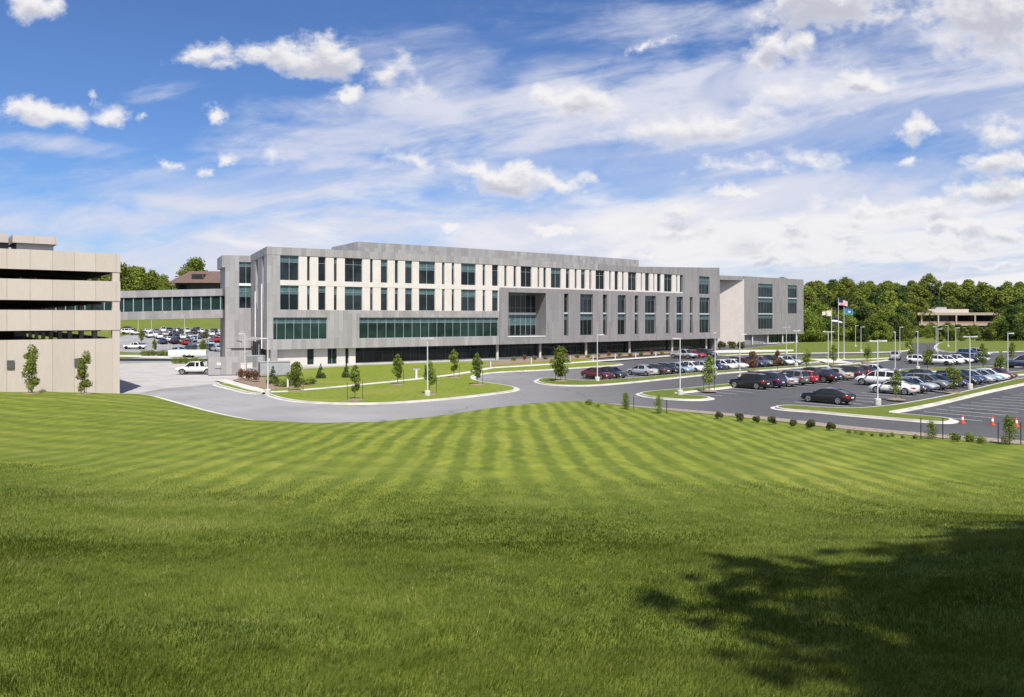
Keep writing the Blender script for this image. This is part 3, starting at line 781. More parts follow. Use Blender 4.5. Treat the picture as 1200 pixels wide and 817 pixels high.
# ------------------------------------------------------------------ the main office building
def office():
    root = empty('office_building', (10, 150, 0))
    base = root.location.copy()
    tag(root, 'long curved four storey grey panelled office building with cream fins and dark glass ground floor', 'office building')
    X0, Z0 = -38.7, 121.2
    pts = []
    for k in range(61):
        q = 90.1*k/60
        pts.append((X0+q, Z0+.6*q+.00188*q*q))
    F = Facade(pts); S = F.px
    T0, T1 = 0.0, F.L
    TD = S(585)                        # where the dark cladding box begins
    wall = MB(); dark = MB(); cream = MB()
    D0 = -1.0
    wins = []
    W4 = [(328.3,350.1,2),(359.9,363.2,1),(373,381.7,1),(391.3,394.9,1),(404.1,424.7,2),(433.7,437,1),(446.3,454.2,1),(462.7,466.6,1),(474.8,483,1),(491,510,2),(518,521,1),(529.4,532.4,1),(540.4,557.6,2),(565.6,568.7,1),(576.7,583.9,1)]
    W4b = [(591,593.9,1),(601.9,605,1),(610.3,623,2),(630,632.2,1),(636.8,640,1),(645.6,657.4,2),(663.1,667.4,1),(673.5,676,1),(680.9,685.8,1),(690.7,693,1),(698,708.5,2),(714,716,1),(720.3,724.5,1),(729,731,1),(736,745.8,2),(751,752.5,1),(756,761,1),(765.5,767,1),(770,774.4,1),(778.3,787.6,2),(792.3,793.9,1),(796.7,800,1)]
    strip0, strip1 = S(328.3), S(800)
    # storeys 3 and 4 with cream fins on the left
    holes = [(S(a), S(b)) for a, b, c in W4+W4b]
    def fins(t0, t1, z0, z1, hs):
        t = t0
        for a, b in sorted(hs)+[(t1, t1)]:
            if a > t+.01: m_ = MB(); F.slab(m_, t, min(a, t1), z0, z1, D0, 0.0); m_.build('fin_panel', M['cream'], root)
            t = max(t, b)
    def piece(name, mat, Fc, *a):
        m_ = MB(); Fc.slab(m_, *a); m_.build(name, M[mat], root)
    fins(strip0, strip1, 14.0, 18.0, holes)
    for a, b, c in W4+W4b:
        if c == 2: wins.append((S(a), S(b), 14.0, 18.0, dict(cols=2, rows=(.72,), blind=rnd.choice((0, .26, .26, .4)))))
        else: wins.append((S(a), S(b), 14.0, 18.0, dict(cols=1, rows=(.72,) if b-a > 5 else (), blind=.26 if rnd.random() < .3 else 0)))
    h3 = [(S(a), S(b)) for a, b, c in W4]
    fins(strip0, TD, 9.25, 13.2, h3)
    for a, b, c in W4:
        wins.append((S(a), S(b), 9.25, 13.2, dict(cols=c, rows=(.74,), blind=rnd.choice((.27, .27, .22, .36)))))
    piece('spandrel', 'cream', F, strip0, TD, 13.2, 14.0, D0, .03)
    # grey corner, bands, parapet
    F.slab(wall, 0, strip0, 8.05, 18.0, D0, 0.05)
    F.slab(wall, strip0, TD, 8.05, 9.25, D0, .05)
    def top(t):
        k = max(0.0, (t-S(745))/(T1-S(745)))
        return 19.25+1.15*k
    F.slab(wall, 0, S(700), 18.0, top, D0, .08)
    F.slab(dark, S(700), T1, 18.0, top, D0, .08)
    F.slab(wall, 0, TD, 2.95, 4.5, D0-1.0, .05)
    rib = [(0.0, S(383.3)), (S(421), S(584))]
    F.row(wall, 0, TD, 4.5, 8.05, [(0.25, rib[0][1]), rib[1]], D0, .05)
    wins.append((.25, rib[0][1], 4.5, 8.05, dict(cols=7, rows=(.74,), blind=.25, g='glass_green')))
    wins.append((rib[1][0], rib[1][1], 4.5, 8.05, dict(cols=17, rows=(.74,), blind=.25, g='glass_green')))
    # dark box on the right: storeys 2 and 3
    W3 = [(660,665.3,1),(679,694,3),(705.6,710.5,1),(723,732.5,2),(742.8,747.2,1),(755,767.5,3),(779.5,783.7,1),(791.8,799.4,2),(807.4,811,1),(818.7,831,3)]
    RB = (S(595), S(639))
    hd = [(S(a), S(b)) for a, b, c in W3]
    F.slab(dark, TD, T1, 2.95, 4.4, D0-1.2, .25)
    F.row(dark, TD, T1, 4.4, 12.9, hd+[RB], D0, .25)
    F.slab(dark, TD, strip1, 12.9, 13.75, D0, .25)
    F.slab(dark, strip1, T1, 12.9, 13.75, D0, .2)
    F.row(dark, strip1, T1, 13.75, 18.0, [(S(818.7), S(831))], D0, .14)
    piece('spandrel', 'cream', F, TD, strip1, 13.75, 14.0, D0, .04)
    for (a, b, c) in W3:
        wins.append((S(a), S(b), 4.4, 8.78, dict(cols=c, rows=(.72,), blind=.28, mull='mullion_dark')))
        wins.append((S(a), S(b), 9.08, 12.9, dict(cols=c, rows=(.72,), blind=.22 if c > 1 else 0, mull='mullion_dark')))
        piece('spandrel', 'spandrel', F, S(a), S(b), 8.78, 9.08, D0, .06)
    wins.append((S(818.7), S(831), 13.75, 18.0, dict(cols=3, rows=(.72,), blind=.45, mull='mullion_dark')))
    # deep framed loggia
    a, b = RB
    F.slab(dark, a-.01, b+.01, 4.35, 4.45, -3.6, D0-.002); F.slab(dark, a-.01, b+.01, 12.85, 12.95, -3.6, D0-.002)
    F.slab(dark, a-.3, a, 4.45, 12.85, -3.6, D0-.002); F.slab(dark, b, b+.3, 4.45, 12.85, -3.6, D0-.002)
    wins.append((a, b, 4.5, 8.6, dict(cols=7, rows=(.5,), blind=.5, d=-3.0, g='glass')))
    wins.append((a, b, 9.0, 12.8, dict(cols=7, rows=(.25,), blind=.12, d=-3.0, g='glass')))
    piece('spandrel', 'white_metal', F, a, b, 8.6, 9.0, -3.1, -2.85)
    piece('sill', 'white_metal', F, a-.2, b-.2, 4.30, 4.449, -.6, .33)
    # ground floor: cream wall with three doors on the left, then a long glazed front set back under the storeys above
    gl0 = S(419); df = -.9
    gh = [(S(362), S(370)), (S(386), S(397)), (S(407), S(411))]
    F.row(cream, .3, gl0, 0.3, 2.95, gh, df-.5, df)
    piece('plinth', 'concrete', F, .3, gl0, -.05, .3, df-.5, df+.04)
    for x, y in gh: wins.append((x, y, .3, 2.95, dict(d=df-.25, g='glass_green', cols=2 if y-x > 1.5 else 1)))
    n = 5
    ga, gb_ = gl0, T1-.6
    for k in range(n):
        q0 = ga+(gb_-ga)*k/n; q1 = ga+(gb_-ga)*(k+1)/n
        wins.append((q0, q1, .35, 2.95, dict(d=-1.9, g='glass', cols=int((q1-q0)/1.7), rows=(.68,), mull='darkgrey')))
    piece('plinth', 'concrete', F, ga, gb_, -.05, .36, -2.2, -1.75)
    F.slab(dark, 0, T1, 2.90, 2.95, -2.3, D0-1.3)
    for q in (586.7, 637, 691, 742, 792, 832):
        c = F.at(S(q), -1.1); m_ = MB(); m_.lathe([(.26, 0), (.26, 2.95)], 14, (c[0], c[1], 0)); m_.build('column', M['concrete'], root, True)
    # body behind the fronts
    back = [F.at(T1*k/30, -3.7) for k in range(31)]
    P0 = Vector(F.at(0)); sd = Vector((-.44, .898)); PL = P0+sd*19.6
    ed = Vector((-.62, .785)); P1 = Vector(F.at(T1)); PE = P1+ed*34
    core = [(P0+sd*4.3+Vector((1.1, .6)))[:]]+back[1:-1]+[(P1+ed*4+Vector((-.8, -.3)))[:], (PE+Vector((-.5, 0)))[:], (PL+sd*20)[:], (PL+Vector((.9, .4)))[:]]
    body = MB(); body.prism(ccw([tuple(q) for q in core]), 0, 18.5)
    cb = body.build('wall', M['dark'], root)
    roof = MB(); roof.prism(offset(ccw([tuple(q) for q in core]), .05), 18.52, 18.75)
    roof.build('roof', M['roofing'], root)
    # side wall, turning back on the left, with two slit windows
    Lf = Facade([PL[:], P0[:]])
    side = MB()
    sl = [(Lf.px(299.5), Lf.px(302.2)), (Lf.px(307.2), Lf.px(309))]
    Lf.slab(side, 0, Lf.L, 2.95, 9.6, -1.0, 0); Lf.row(side, 0, Lf.L, 9.6, 18.0, sl, -1.0, 0); Lf.slab(side, 0, Lf.L, 18.0, 19.25, -1.0, .04)
    for x, y in sl: w = Lf.window(root, x, y, 9.6, 18.0, cols=1, rows=(.47,), d=-.35)
    Lf.slab(side, 0, Lf.L, 0, 2.95, -1.6, -.6)
    side.build('wall', M['clad'], root)
    for q in (300.8, 308.4):
        pipe = MB(); c = Lf.at(Lf.px(q), .22); pipe.tube((*c, 3.0), (*c, 12.5 if q < 305 else 13.5), .11)
        pipe.build('downpipe', M['white_metal'], root)
    # tower where the bridge lands
    B0 = Vector((-51.0, 136.6)); B1 = Vector((-46.6, 138.2)); bd = Vector((-.44, .898))
    Bf = Facade([B0[:], B1[:]]); bl = Facade([(B0+bd*9)[:], B0[:]])
    tw = MB(); hw = [(Bf.px(280), Bf.L-.05)]
    Bf.slab(tw, 0, Bf.L, 2.6, 9.7, -1, 0); Bf.row(tw, 0, Bf.L, 9.7, 18.0, hw, -1, 0); Bf.slab(tw, 0, Bf.L, 18.0, 19.15, -1, 0)
    Bf.slab(tw, 0, Bf.L, 0, 2.6, -1, -.3)
    Bf.window(root, hw[0][0], hw[0][1], 9.7, 13.75, cols=2, rows=(.72,), blind=.5, d=-.25)
    Bf.window(root, hw[0][0], hw[0][1], 14.15, 18.0, cols=2, rows=(.78,), blind=.2, d=-.25)
    piece('spandrel', 'white_metal', Bf, hw[0][0], hw[0][1], 13.75, 14.15, -.5, .03)
    bl.slab(tw, 0, bl.L, 0, 17.0, -1, 0); bl.slab(tw, 0, bl.L-.05, 17.0, 19.1, -1, .55)
    q = [(B0+bd*9)[:], (B0+Vector((.9, .9)))[:], (B1+Vector((.2, .9)))[:], (B1+bd*12)[:]]
    tw.prism(ccw([tuple(p) for p in q]), 0, 18.6)
    tw.build('tower', M['clad'], root)
    # plant room on the roof
    ph = MB(); Fp = Facade([F.at(T1*k/40, -4.2) for k in range(41)])
    Fp.slab(ph, Fp.px(419), Fp.px(748.5), 18.4, 21.25, -13, 0)
    ph.build('plant_room', M['clad'], root)
    # east block beyond the gateway
    E0 = Vector((68.0, 225.0)); E1 = Vector((93.0, 245.0))
    Ef = Facade([E0[:], E1[:]]); e = Ef.px
    eb = MB()
    c1 = (e(888.5), e(905.5)); c2 = (e(923.3), e(934))
    zs = [(4.65, 9.0), (9.35, 13.9), (14.25, 18.2)]
    Ef.slab(eb, 0, Ef.L, 2.95, 4.65, -1.6, 0)
    Ef.row(eb, 0, Ef.L, 4.65, 9.35, [c1], -1, 0); Ef.row(eb, 0, Ef.L, 9.35, 18.2, [c1, c2], -1, 0)
    Ef.slab(eb, 0, Ef.L, 18.2, 20.2, -1, 0)
    for i, (a0, a1) in enumerate(zs):
        Ef.window(root, *c1, a0, a1, cols=5, rows=(.7,), blind=.25, mull='mullion_dark')
        if i: Ef.window(root, *c2, a0, a1, cols=4, rows=(.7,), blind=.25, mull='mullion_dark')
        if i:
            piece('spandrel', 'spandrel', Ef, *c1, zs[i-1][1], a0, -1, .04)
            if i > 1: piece('spandrel', 'spandrel', Ef, *c2, zs[i-1][1], a0, -1, .04)
    Ef.window(root, .5, Ef.L-1.0, .3, 2.95, d=-1.5, cols=14, rows=(.7,), g='glass_green')
    piece('plinth', 'concrete', Ef, .5, Ef.L-1.0, -.05, .31, -1.8, -1.4)
    for k in range(4):
        c = Ef.at(5+8*k, -.6); m_ = MB(); m_.lathe([(.24, 0), (.24, 2.95)], 12, (c[0], c[1], 0)); m_.build('column', M['concrete'], root, True)
    wd = Vector((-.62, .785))
    bodyE = [(E0+wd*1.2+Vector((.9, .3)))[:], (E1+wd*1.8+Vector((-.6, .2)))[:], (E1+wd*28)[:], (E0+wd*28)[:]]
    ebb = MB(); ebb.prism(ccw([tuple(p) for p in bodyE]), 0, 19.8); ebb.build('wall', M['clad_dark'], root)
    eb.build('east_block', M['clad_dark'], root)
    gd = Vector((-.9, .436))
    Wf = Facade([(E0+gd*22)[:], E0[:]])
    gw = MB(); Wf.slab(gw, 0, Wf.L, 0, 19.3, -.9, .02)
    gw.build('gateway_wall', M['white_stone'], root)
    # roof slab across the gateway
    g1 = E0+Vector((.5, .1)); g0 = g1+Vector((-27.0, .6))
    rs = MB(); poly = [g0[:], g1[:], (g1+wd*14)[:], (g0+Vector((0, 24)))[:]]
    rs.prism(poly, [19.75, 18.95, 18.95, 19.75], [21.2, 20.12, 20.1, 21.15])
    rs.build('roof', M['clad_dark'], root)
    en = Facade([F.at(T1), (P1+ed*34)[:]])
    ew = MB(); en.slab(ew, .05, en.L, 2.95, 20.3, -1, 0); en.slab(ew, .05, en.L, 0, 2.95, -1.6, -.6); ew.build('wall', M['clad_dark'], root)
    for args in wins:
        t0, t1, z0, z1, kw = args
        F.window(root, t0, t1, z0, z1, **kw)
    wall.build('cladding', M['clad'], root); dark.build('cladding', M['clad_dark'], root)
    cream.build('ground_floor_wall', M['cream'], root)
    # loading dock under the side wall
    dk = MB(); c = Lf.at(Lf.px(303), .9)
    for ch in root.children: ch.location = -base
    return F, Lf
F_MAIN, F_SIDE = office()

def in_frame(o, u, v):
    """matrix for a local frame with x along u, y along v"""
    return Matrix(((u[0], v[0], 0, o[0]), (u[1], v[1], 0, o[1]), (0, 0, 1, 0), (0, 0, 0, 1)))

def garage():
    g0 = Vector((-40.8, 80.0)); ang = math.atan2(.61, .79)
    root = empty('parking_garage', (g0.x, g0.y, 0), ang)
    tag(root, 'beige precast concrete parking garage with long dark open decks beside the bank', 'parking garage')
    # local: -x along the front to the left, +y back
    W, D = 46.0, 88.0
    lv = [(5.85, 0.0, -1.0), (8.77, 6.74, 0), (11.78, 9.73, 0), (14.65, 12.73, 0)]
    wall = MB(); slab = MB(); colm = MB()
    wall.box(-W, -.75, 0, .3, -1.0, 5.85); 
    for top, bot, _ in lv[1:]:
        wall.box(-W, 0, -.05, .28, bot, top)
        wall.box(-.28, 0, .282, D, bot, top)
        wall.box(-W, -.3, D-.28, D, bot, top)
        wall.box(-W, -W+.28, .282, D-.3, bot, top)
    wall.box(-.28, 0, 6.0, D, 5.0, 5.85); wall.box(-W, -.3, D-.28, D, -1, 5.85); wall.box(-W, -W+.28, .31, D-.3, -1, 5.85)
    wall.build('wall', M['precast'], root)
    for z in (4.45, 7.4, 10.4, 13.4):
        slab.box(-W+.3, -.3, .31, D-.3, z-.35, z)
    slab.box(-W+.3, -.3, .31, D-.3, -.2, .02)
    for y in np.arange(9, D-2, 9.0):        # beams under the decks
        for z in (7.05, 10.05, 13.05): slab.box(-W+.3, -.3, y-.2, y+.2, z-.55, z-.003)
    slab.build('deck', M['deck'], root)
    sw_ = MB(); sw_.box(-W+.3, -7.5, 22, 22.3, .03, 13.0); sw_.build('added_dark_wall', M['deck'], root)  # wall added inside so that the deck openings read black
    for z0, z1 in ((-1, 6.74), (8.77, 9.73), (11.78, 12.73)):
        colm.box(-.75, -.06, .012, .7, z0, z1)
    for y in np.arange(9, D-1, 9.0):
        for x in (-.95, -15.5, -30.5, -45.2):
            for z0, z1 in ((.02, 4.1), (4.45, 6.5), (7.4, 9.5), (10.4, 12.5)): colm.box(x-.25, x+.25, y-.35, y+.35, z0, z1)
    for x in np.arange(-10, -45, -9.0):
        pass
    colm.build('column', M['precast'], root)
    st = MB(); st.box(-8.6, -5.3, 6, 12, 13.4, 15.8); st.build('stair_tower', M['cream'], root)
    st2 = MB(); st2.box(-13.6, -9.3, 6, 12, 13.4, 15.75); st2.build('stair_tower', M['darkgrey'], root)
    cap = MB(); cap.box(-9.0, -5.0, 5.6, 12.4, 15.75, 16.55); cap.build('cap', M['precast'], root)
    cap = MB(); cap.box(-14.0, -9.35, 5.6, 12.4, 15.7, 16.65); cap.build('cap', M['precast'], root)
    for x in (-9.6, -3.9):
        v = MB(); v.box(x-.3, x+.3, -.14, -.052+.05, 3.1, 3.9); v.build('wall_vent', M['darkgrey'], root)
garage()

def skybridge():
    x0, x1 = -51.6, -88.0
    def sag(x): return -.45*(x0-x)/20.0
    root = empty('skybridge', (x0, 137, 8))
    tag(root, 'enclosed grey skybridge with one row of green glass linking garage and office', 'skybridge')
    y0, y1 = 136.9, 141.6
    def beam(mb, xa, xb, ya, yb, za, zb, mi=0):
        mb.prism([(xb, ya), (xa, ya), (xa, yb), (xb, yb)], [za+sag(xb), za+sag(xa), za+sag(xa), za+sag(xb)], [zb+sag(xb), zb+sag(xa), zb+sag(xa), zb+sag(xb)], mi)
    lo = MB(); beam(lo, x0, x1, y0, y1, 8.0, 9.45); a = lo.build('floor_beam', M['clad'], root)
    hi = MB(); beam(hi, x0, x1, y0, y1, 11.95, 13.2); hi.build('roof', M['clad'], root)
    gl = MB(); beam(gl, x0, x1, y0+.3, y0+.34, 9.44, 11.96); beam(gl, x0, x1, y1-.34, y1-.3, 9.44, 11.96); w = gl.build('window', M['glass_green'], root)
    fl = MB(); beam(fl, x0, x1, y0+.6, y1-.6, 9.46, 9.5); 
    mu = MB()
    for k in range(22):
        x = x0-.35-1.73*k
        if x < x1: break
        beam(mu, x, x-.14, y0+.18, y0+.29, 9.452, 11.948); beam(mu, x, x-.14, y1-.29, y1-.18, 9.452, 11.948)
    mu.build('frame', M['mullion'], w)
    for ch in root.children: ch.location = (-x0, -137, -8)
skybridge()

def service_yard():
    # clad screen wall in front of the tower
    a = gp(244, 440.6); 
    r = empty('screen_wall', (a[0], a[1], 0))
    tag(r, 'low grey panelled enclosure with a small white sign beside the pickup truck', 'enclosure')
    m = MB(); F = Facade([(0, 0), (4.9, .9)]); F.slab(m, 0, F.L, .12, 2.6, -.25, 0); F.slab(m, 0, F.L, 0, .12, -.22, -.03, 1)
    G2 = Facade([(-1.8, 4.2), (-.01, .02)]); G2.slab(m, 0, G2.L, 0.12, 2.6, -.25, 0)
    G3 = Facade([(4.9, .9), (6.2, 5.2)]); G3.slab(m, .02, G3.L, 0.12, 2.6, -.25, 0)
    m.build('wall', [M['clad'], M['darkgrey']], r)
    sgn = MB(); F.slab(sgn, 1.15, 1.65, 1.45, 1.8, .004, .04); sgn.build('sign', M['white_metal'], r)
    vn = MB(); F.slab(vn, .9, 1.75, .95, 1.05, .004, .03); vn.build('handle', M['darkgrey'], r)
    # generator in its steel cabin
    c = gp(305, 443.2)
    r = empty('generator', (c[0], c[1], .15), R(28))
    tag(r, 'grey steel generator cabin with a flat lid behind the conical evergreen', 'generator')
    m = MB(); m.box(0, 3.9, 0, 1.6, .15, 1.9); m.box(.05, 3.85, .1, 1.5, 0, .15); m.build('cabin', M['greybox'], r)
    m = MB(); m.box(-.06, 3.96, -.06, 1.66, 1.902, 2.0); m.build('lid', M['greybox'], r)
    m = MB()
    for k in range(3): m.box(.25+k*1.2, 1.15+k*1.2, -.03, -.002, .3, 1.65)
    m.build('door', M['greybox'], r)
    m = MB(); m.box(-.03, -.002, .2, 1.4, .5, 1.6); m.build('grille', M['darkgrey'], r)
    # dock canopy and equipment by the side wall
    p = F_SIDE.at(F_SIDE.px(304), 1.0)
    r = empty('loading_dock', (p[0], p[1], 0), math.atan2(-.898, .44))
    tag(r, 'dark recessed loading dock under a sloping grey canopy at the building corner', 'loading dock')
    m = MB(); m.prism([(-4.2, -2.2), (4.0, -2.2), (4.0, .6), (-4.2, .6)], [4.0, 4.0, 4.5, 4.5], [4.25, 4.25, 4.75, 4.75]); m.build('canopy', M['clad'], r)
    m = MB(); m.box(-3.8, 3.6, .5, .62, .2, 4.0); m.build('shutter', M['dark'], r)
    m = MB()
    for k in range(4): m.box(-3.6+k*2.3, -3.45+k*2.3, .38, .49, .2, 4.0)
    m.build('post', M['greybox'], r)
    m = MB(); m.box(-4.0, 3.8, -1.6, .45, 0, 1.1); m.build('platform', M['concrete'], r)
    for (px, py, w, h, lab, mat) in ((289, 441.5, 1.5, 1.6, 'pale square electrical cabinet beside the russet shrubs', 'cream'), (296, 445, 1.3, 1.25, 'low pale electrical cabinet in front of the grey generator', 'greybox'), (299, 438.5, 2.2, 2.4, 'tall light grey transformer behind the low cabinets', 'greybox')):
        q = gp(px, py)
        r = empty('electrical_cabinet', (q[0], q[1], .15), R(20)); tag(r, lab, 'electrical cabinet')
        m = MB(); m.box(-w/2, w/2, 0, w*.8, .08, h); m.build('body', M[mat], r)
        m = MB(); m.box(-w/2-.04, w/2+.04, -.04, w*.8+.04, h+.002, h+.07); m.build('lid', M[mat], r)
        m = MB(); m.box(-w/2+.1, w/2-.1, -.03, -.002, .2, h-.15); m.build('door', M[mat], r)
        m = MB(); m.box(-w/2-.05, w/2+.05, -.05, w*.8+.05, -.02, .078); m.build('plinth', M['concrete'], r)
service_yard()

def far_buildings():
    # brown-roofed house above the trees, north-west
    Y = 335.0; x0, x1 = (197-600)/FL*Y, (300-600)/FL*Y
    zg = 9.0
    r = empty('brown_building', (x0, Y, zg)); tag(r, 'low brown building with a wide sloping shingle roof behind the skybridge', 'building')
    m = MB(); m.box(2.5, x1-x0, 2, 22, -1, 14.2); m.build('wall', M['brown_wall'], r)
    m = MB(); ez = 14.2; tz = 19.8
    b = [(0, -1), (x1-x0+2, -1), (x1-x0+2, 25), (0, 25)]; t = [(6, 8), (x1-x0-4, 8), (x1-x0-4, 16), (6, 16)]
    for i in range(4):
        j = (i+1) % 4; m.face([(*b[i], ez), (*b[j], ez), (*t[j], tz), (*t[i], tz)])
    m.face([(*q, tz) for q in t]); m.face([(*q, ez) for q in reversed(b)])
    rf = m.build('roof', M['brown_roof'], r)
    m = MB(); dx = (231.5-600)/FL*Y-x0; m.box(dx-3.4, dx+1.8, 1.6, 6.0, 16.2, 18.3); m.build('dormer', M['brown_wall'], rf)
    m = MB(); m.box(dx-3.0, dx+1.4, 1.5, 1.598, 16.5, 18.0); m.build('window', M['glass'], r)
    m = MB()
    for k in range(8): m.box(4+k*4.3, 7.2+k*4.3, 1.88, 1.998, 10.0, 13.4)
    m.build('window', M['glass'], r)
    # tan two-storey block in the trees, north-east
    Y = 385.0; f = lambda px: (px-600)/FL*Y; z = lambda py: EYE+(HZ-py)*Y/FL
    x0 = f(1077)
    r = empty('tan_building', (x0, Y, 0)); tag(r, 'flat roofed tan office block with deep dark window bays among the trees', 'building')
    w = f(1168)-x0
    m = MB(); m.box(.3, w-.3, 2.2, 26, 0, z(369)); m.build('wall', M['brown_wall'], r)
    m = MB(); m.box(-1.2, w+5.2, -1.0, 27, z(369.4), z(366.4)); m.build('roof', M['tan'], r)
    m = MB(); m.box(f(1087)-x0, f(1143.5)-x0, 6, 20, z(366.4)+.002, z(362.2)); m.build('plant_room', M['precast'], r)
    m = MB(); m.box(f(1107)-x0, f(1120)-x0, 8, 12, z(362.2)+.002, z(359.8)); m.build('roof_unit', M['greybox'], r)
    m = MB(); m.box(0, w, -.4, 2.0, z(381.5), z(376.8)); m.build('balcony', M['pinkbrick'], r)
    m = MB(); m.box(-.2, w+.2, -.6, -.402, z(381.8), z(379)); m.build('parapet', M['tan'], r)
    for q in (1079, 1098.5, 1119.5, 1141.5):
        m = MB(); c = f(q)-x0; m.box(c-.35, c+.35, -.95, -.61, -2, z(369.5)); m.build('column', M['tan'], r)
    m = MB(); m.box(w-.6, w+4.9, -.9, 20, 0, z(369.5)); m.build('stair_tower', M['tan'], r)
    for a, b in ((1080.5, 1097.3), (1099.8, 1118.3), (1120.8, 1140.3), (1142.6, 1163)):
        m = MB(); m.box(f(a)-x0, f(b)-x0, 2.0, 2.18, z(376.6), z(370)); m.build('window', M['glass'], r)
    m = MB(); m.box(0, w, 2.1, 2.19, -1, z(383)); m.build('window', M['glass'], r)
    # small building glimpsed right of the office
    Y = 300; r = empty('brick_building', (f(936), Y, 0)); f = lambda px: (px-600)/FL*Y
    r.location = (f(925), Y, 0)
    tag(r, 'low reddish building with a flat pale roof edge glimpsed behind the office corner', 'building')
    w = f(952)-f(925)
    m = MB(); m.box(0, w, 0, 14, 0, 8.0); m.build('wall', M['brown_wall'], r)
    m = MB(); m.box(-.4, w+.4, -.4, 14.4, 8.002, 10.0); m.build('roof', M['pinkbrick'], r)
    m = MB(); m.box(w*.1, w*.9, -.06, -.002, 5.2, 7.4); m.build('window', M['glass'], r)
far_buildings()
# ------------------------------------------------------------------ plants
def leaf_cloud(name, centres, radii, n, size, mat, seed, flatten=.85, droop=0.0):
    """leaf-sized faces scattered through clumps (centres, radii); one tone per clump, varied per leaf"""
    g = np.random.default_rng(seed)
    C_ = np.array(centres, float); Rr = np.array(radii, float)
    w = Rr**2; k = g.choice(len(C_), n, p=w/w.sum())
    d = g.normal(size=(n, 3)); d /= np.linalg.norm(d, axis=1)[:, None]
    rad = Rr[k]*(.55+.5*g.random(n))**1.0
    P = C_[k]+d*rad[:, None]*np.array([1, 1, flatten])
    nrm = d*.8+g.normal(size=(n, 3))*.7+np.array([0, 0, .35])
    nrm /= np.linalg.norm(nrm, axis=1)[:, None]
    t = np.cross(nrm, g.normal(size=(n, 3))); t /= np.linalg.norm(t, axis=1)[:, None]
    b = np.cross(nrm, t)
    s = size*(.6+.8*g.random(n))[:, None]
    q = np.stack([P-t*s*.55, P-b*s*.36+nrm*s*.08, P+t*s*.62, P+b*s*.36+nrm*s*.08], 1)
    tone = g.random(len(C_))
    tint = np.clip(tone[k]*.6+g.random(n)*.45, 0, 1)
    me = bpy.data.meshes.new(name)
    me.vertices.add(n*4); me.vertices.foreach_set('co', q.reshape(-1).astype(np.float32))
    me.loops.add(n*4); me.loops.foreach_set('vertex_index', np.arange(n*4, dtype=np.int32))
    me.polygons.add(n); me.polygons.foreach_set('loop_start', np.arange(0, n*4, 4, dtype=np.int32))
    a = me.attributes.new('tint', 'FLOAT', 'POINT'); a.data.foreach_set('value', np.repeat(tint, 4).astype(np.float32))
    me.update(calc_edges=True); me.validate(); me.materials.append(mat)
    return me
def limb_mesh(name, segs, mat):
    m = MB()
    for p, q, r0, r1 in segs: m.tube(p, q, r0, r1, 7)
    return m.mesh(name, mat, True)
def broad_tree(seed, h, r, n, size, mat, trunk_h=.28, nclump=26):
    g = np.random.default_rng(seed)
    cs, rs = [], []
    segs = [((0, 0, -.4), (0, 0, h*trunk_h), h*.022, h*.017), ((0, 0, h*trunk_h), (g.normal()*.2, g.normal()*.2, h*.7), h*.017, h*.006)]
    for i in range(nclump):
        u = g.random(); a = g.random()*6.283
        zz = trunk_h+.04+(1-trunk_h-.08)*u
        prof = math.sin(min(1, (u*.92+.16))*math.pi)**.6
        rr = r*prof*(.35+.65*math.sqrt(g.random()))
        c = (rr*math.cos(a), rr*math.sin(a), h*zz); cs.append(c); rs.append(r*(.26+.2*g.random()))
        if i % 3 == 0: segs.append(((0, 0, h*min(.66, trunk_h*.8+.25*u)), (c[0]*.85, c[1]*.85, c[2]-.05*h), h*.008, h*.003))
    return leaf_cloud('crown', cs, rs, n, size, mat, seed), limb_mesh('trunk', segs, M['bark'])
def put_tree(name, meshes, loc, rz, sc_, label, cat='tree', group=None, sz=None):
    r = empty(name, loc, rz); r.scale = (sc_, sc_, sz or sc_)
    tag(r, label, cat, group)
    link(bpy.data.objects.new('crown', meshes[0]), r); link(bpy.data.objects.new('trunk', meshes[1]), r)
    return r

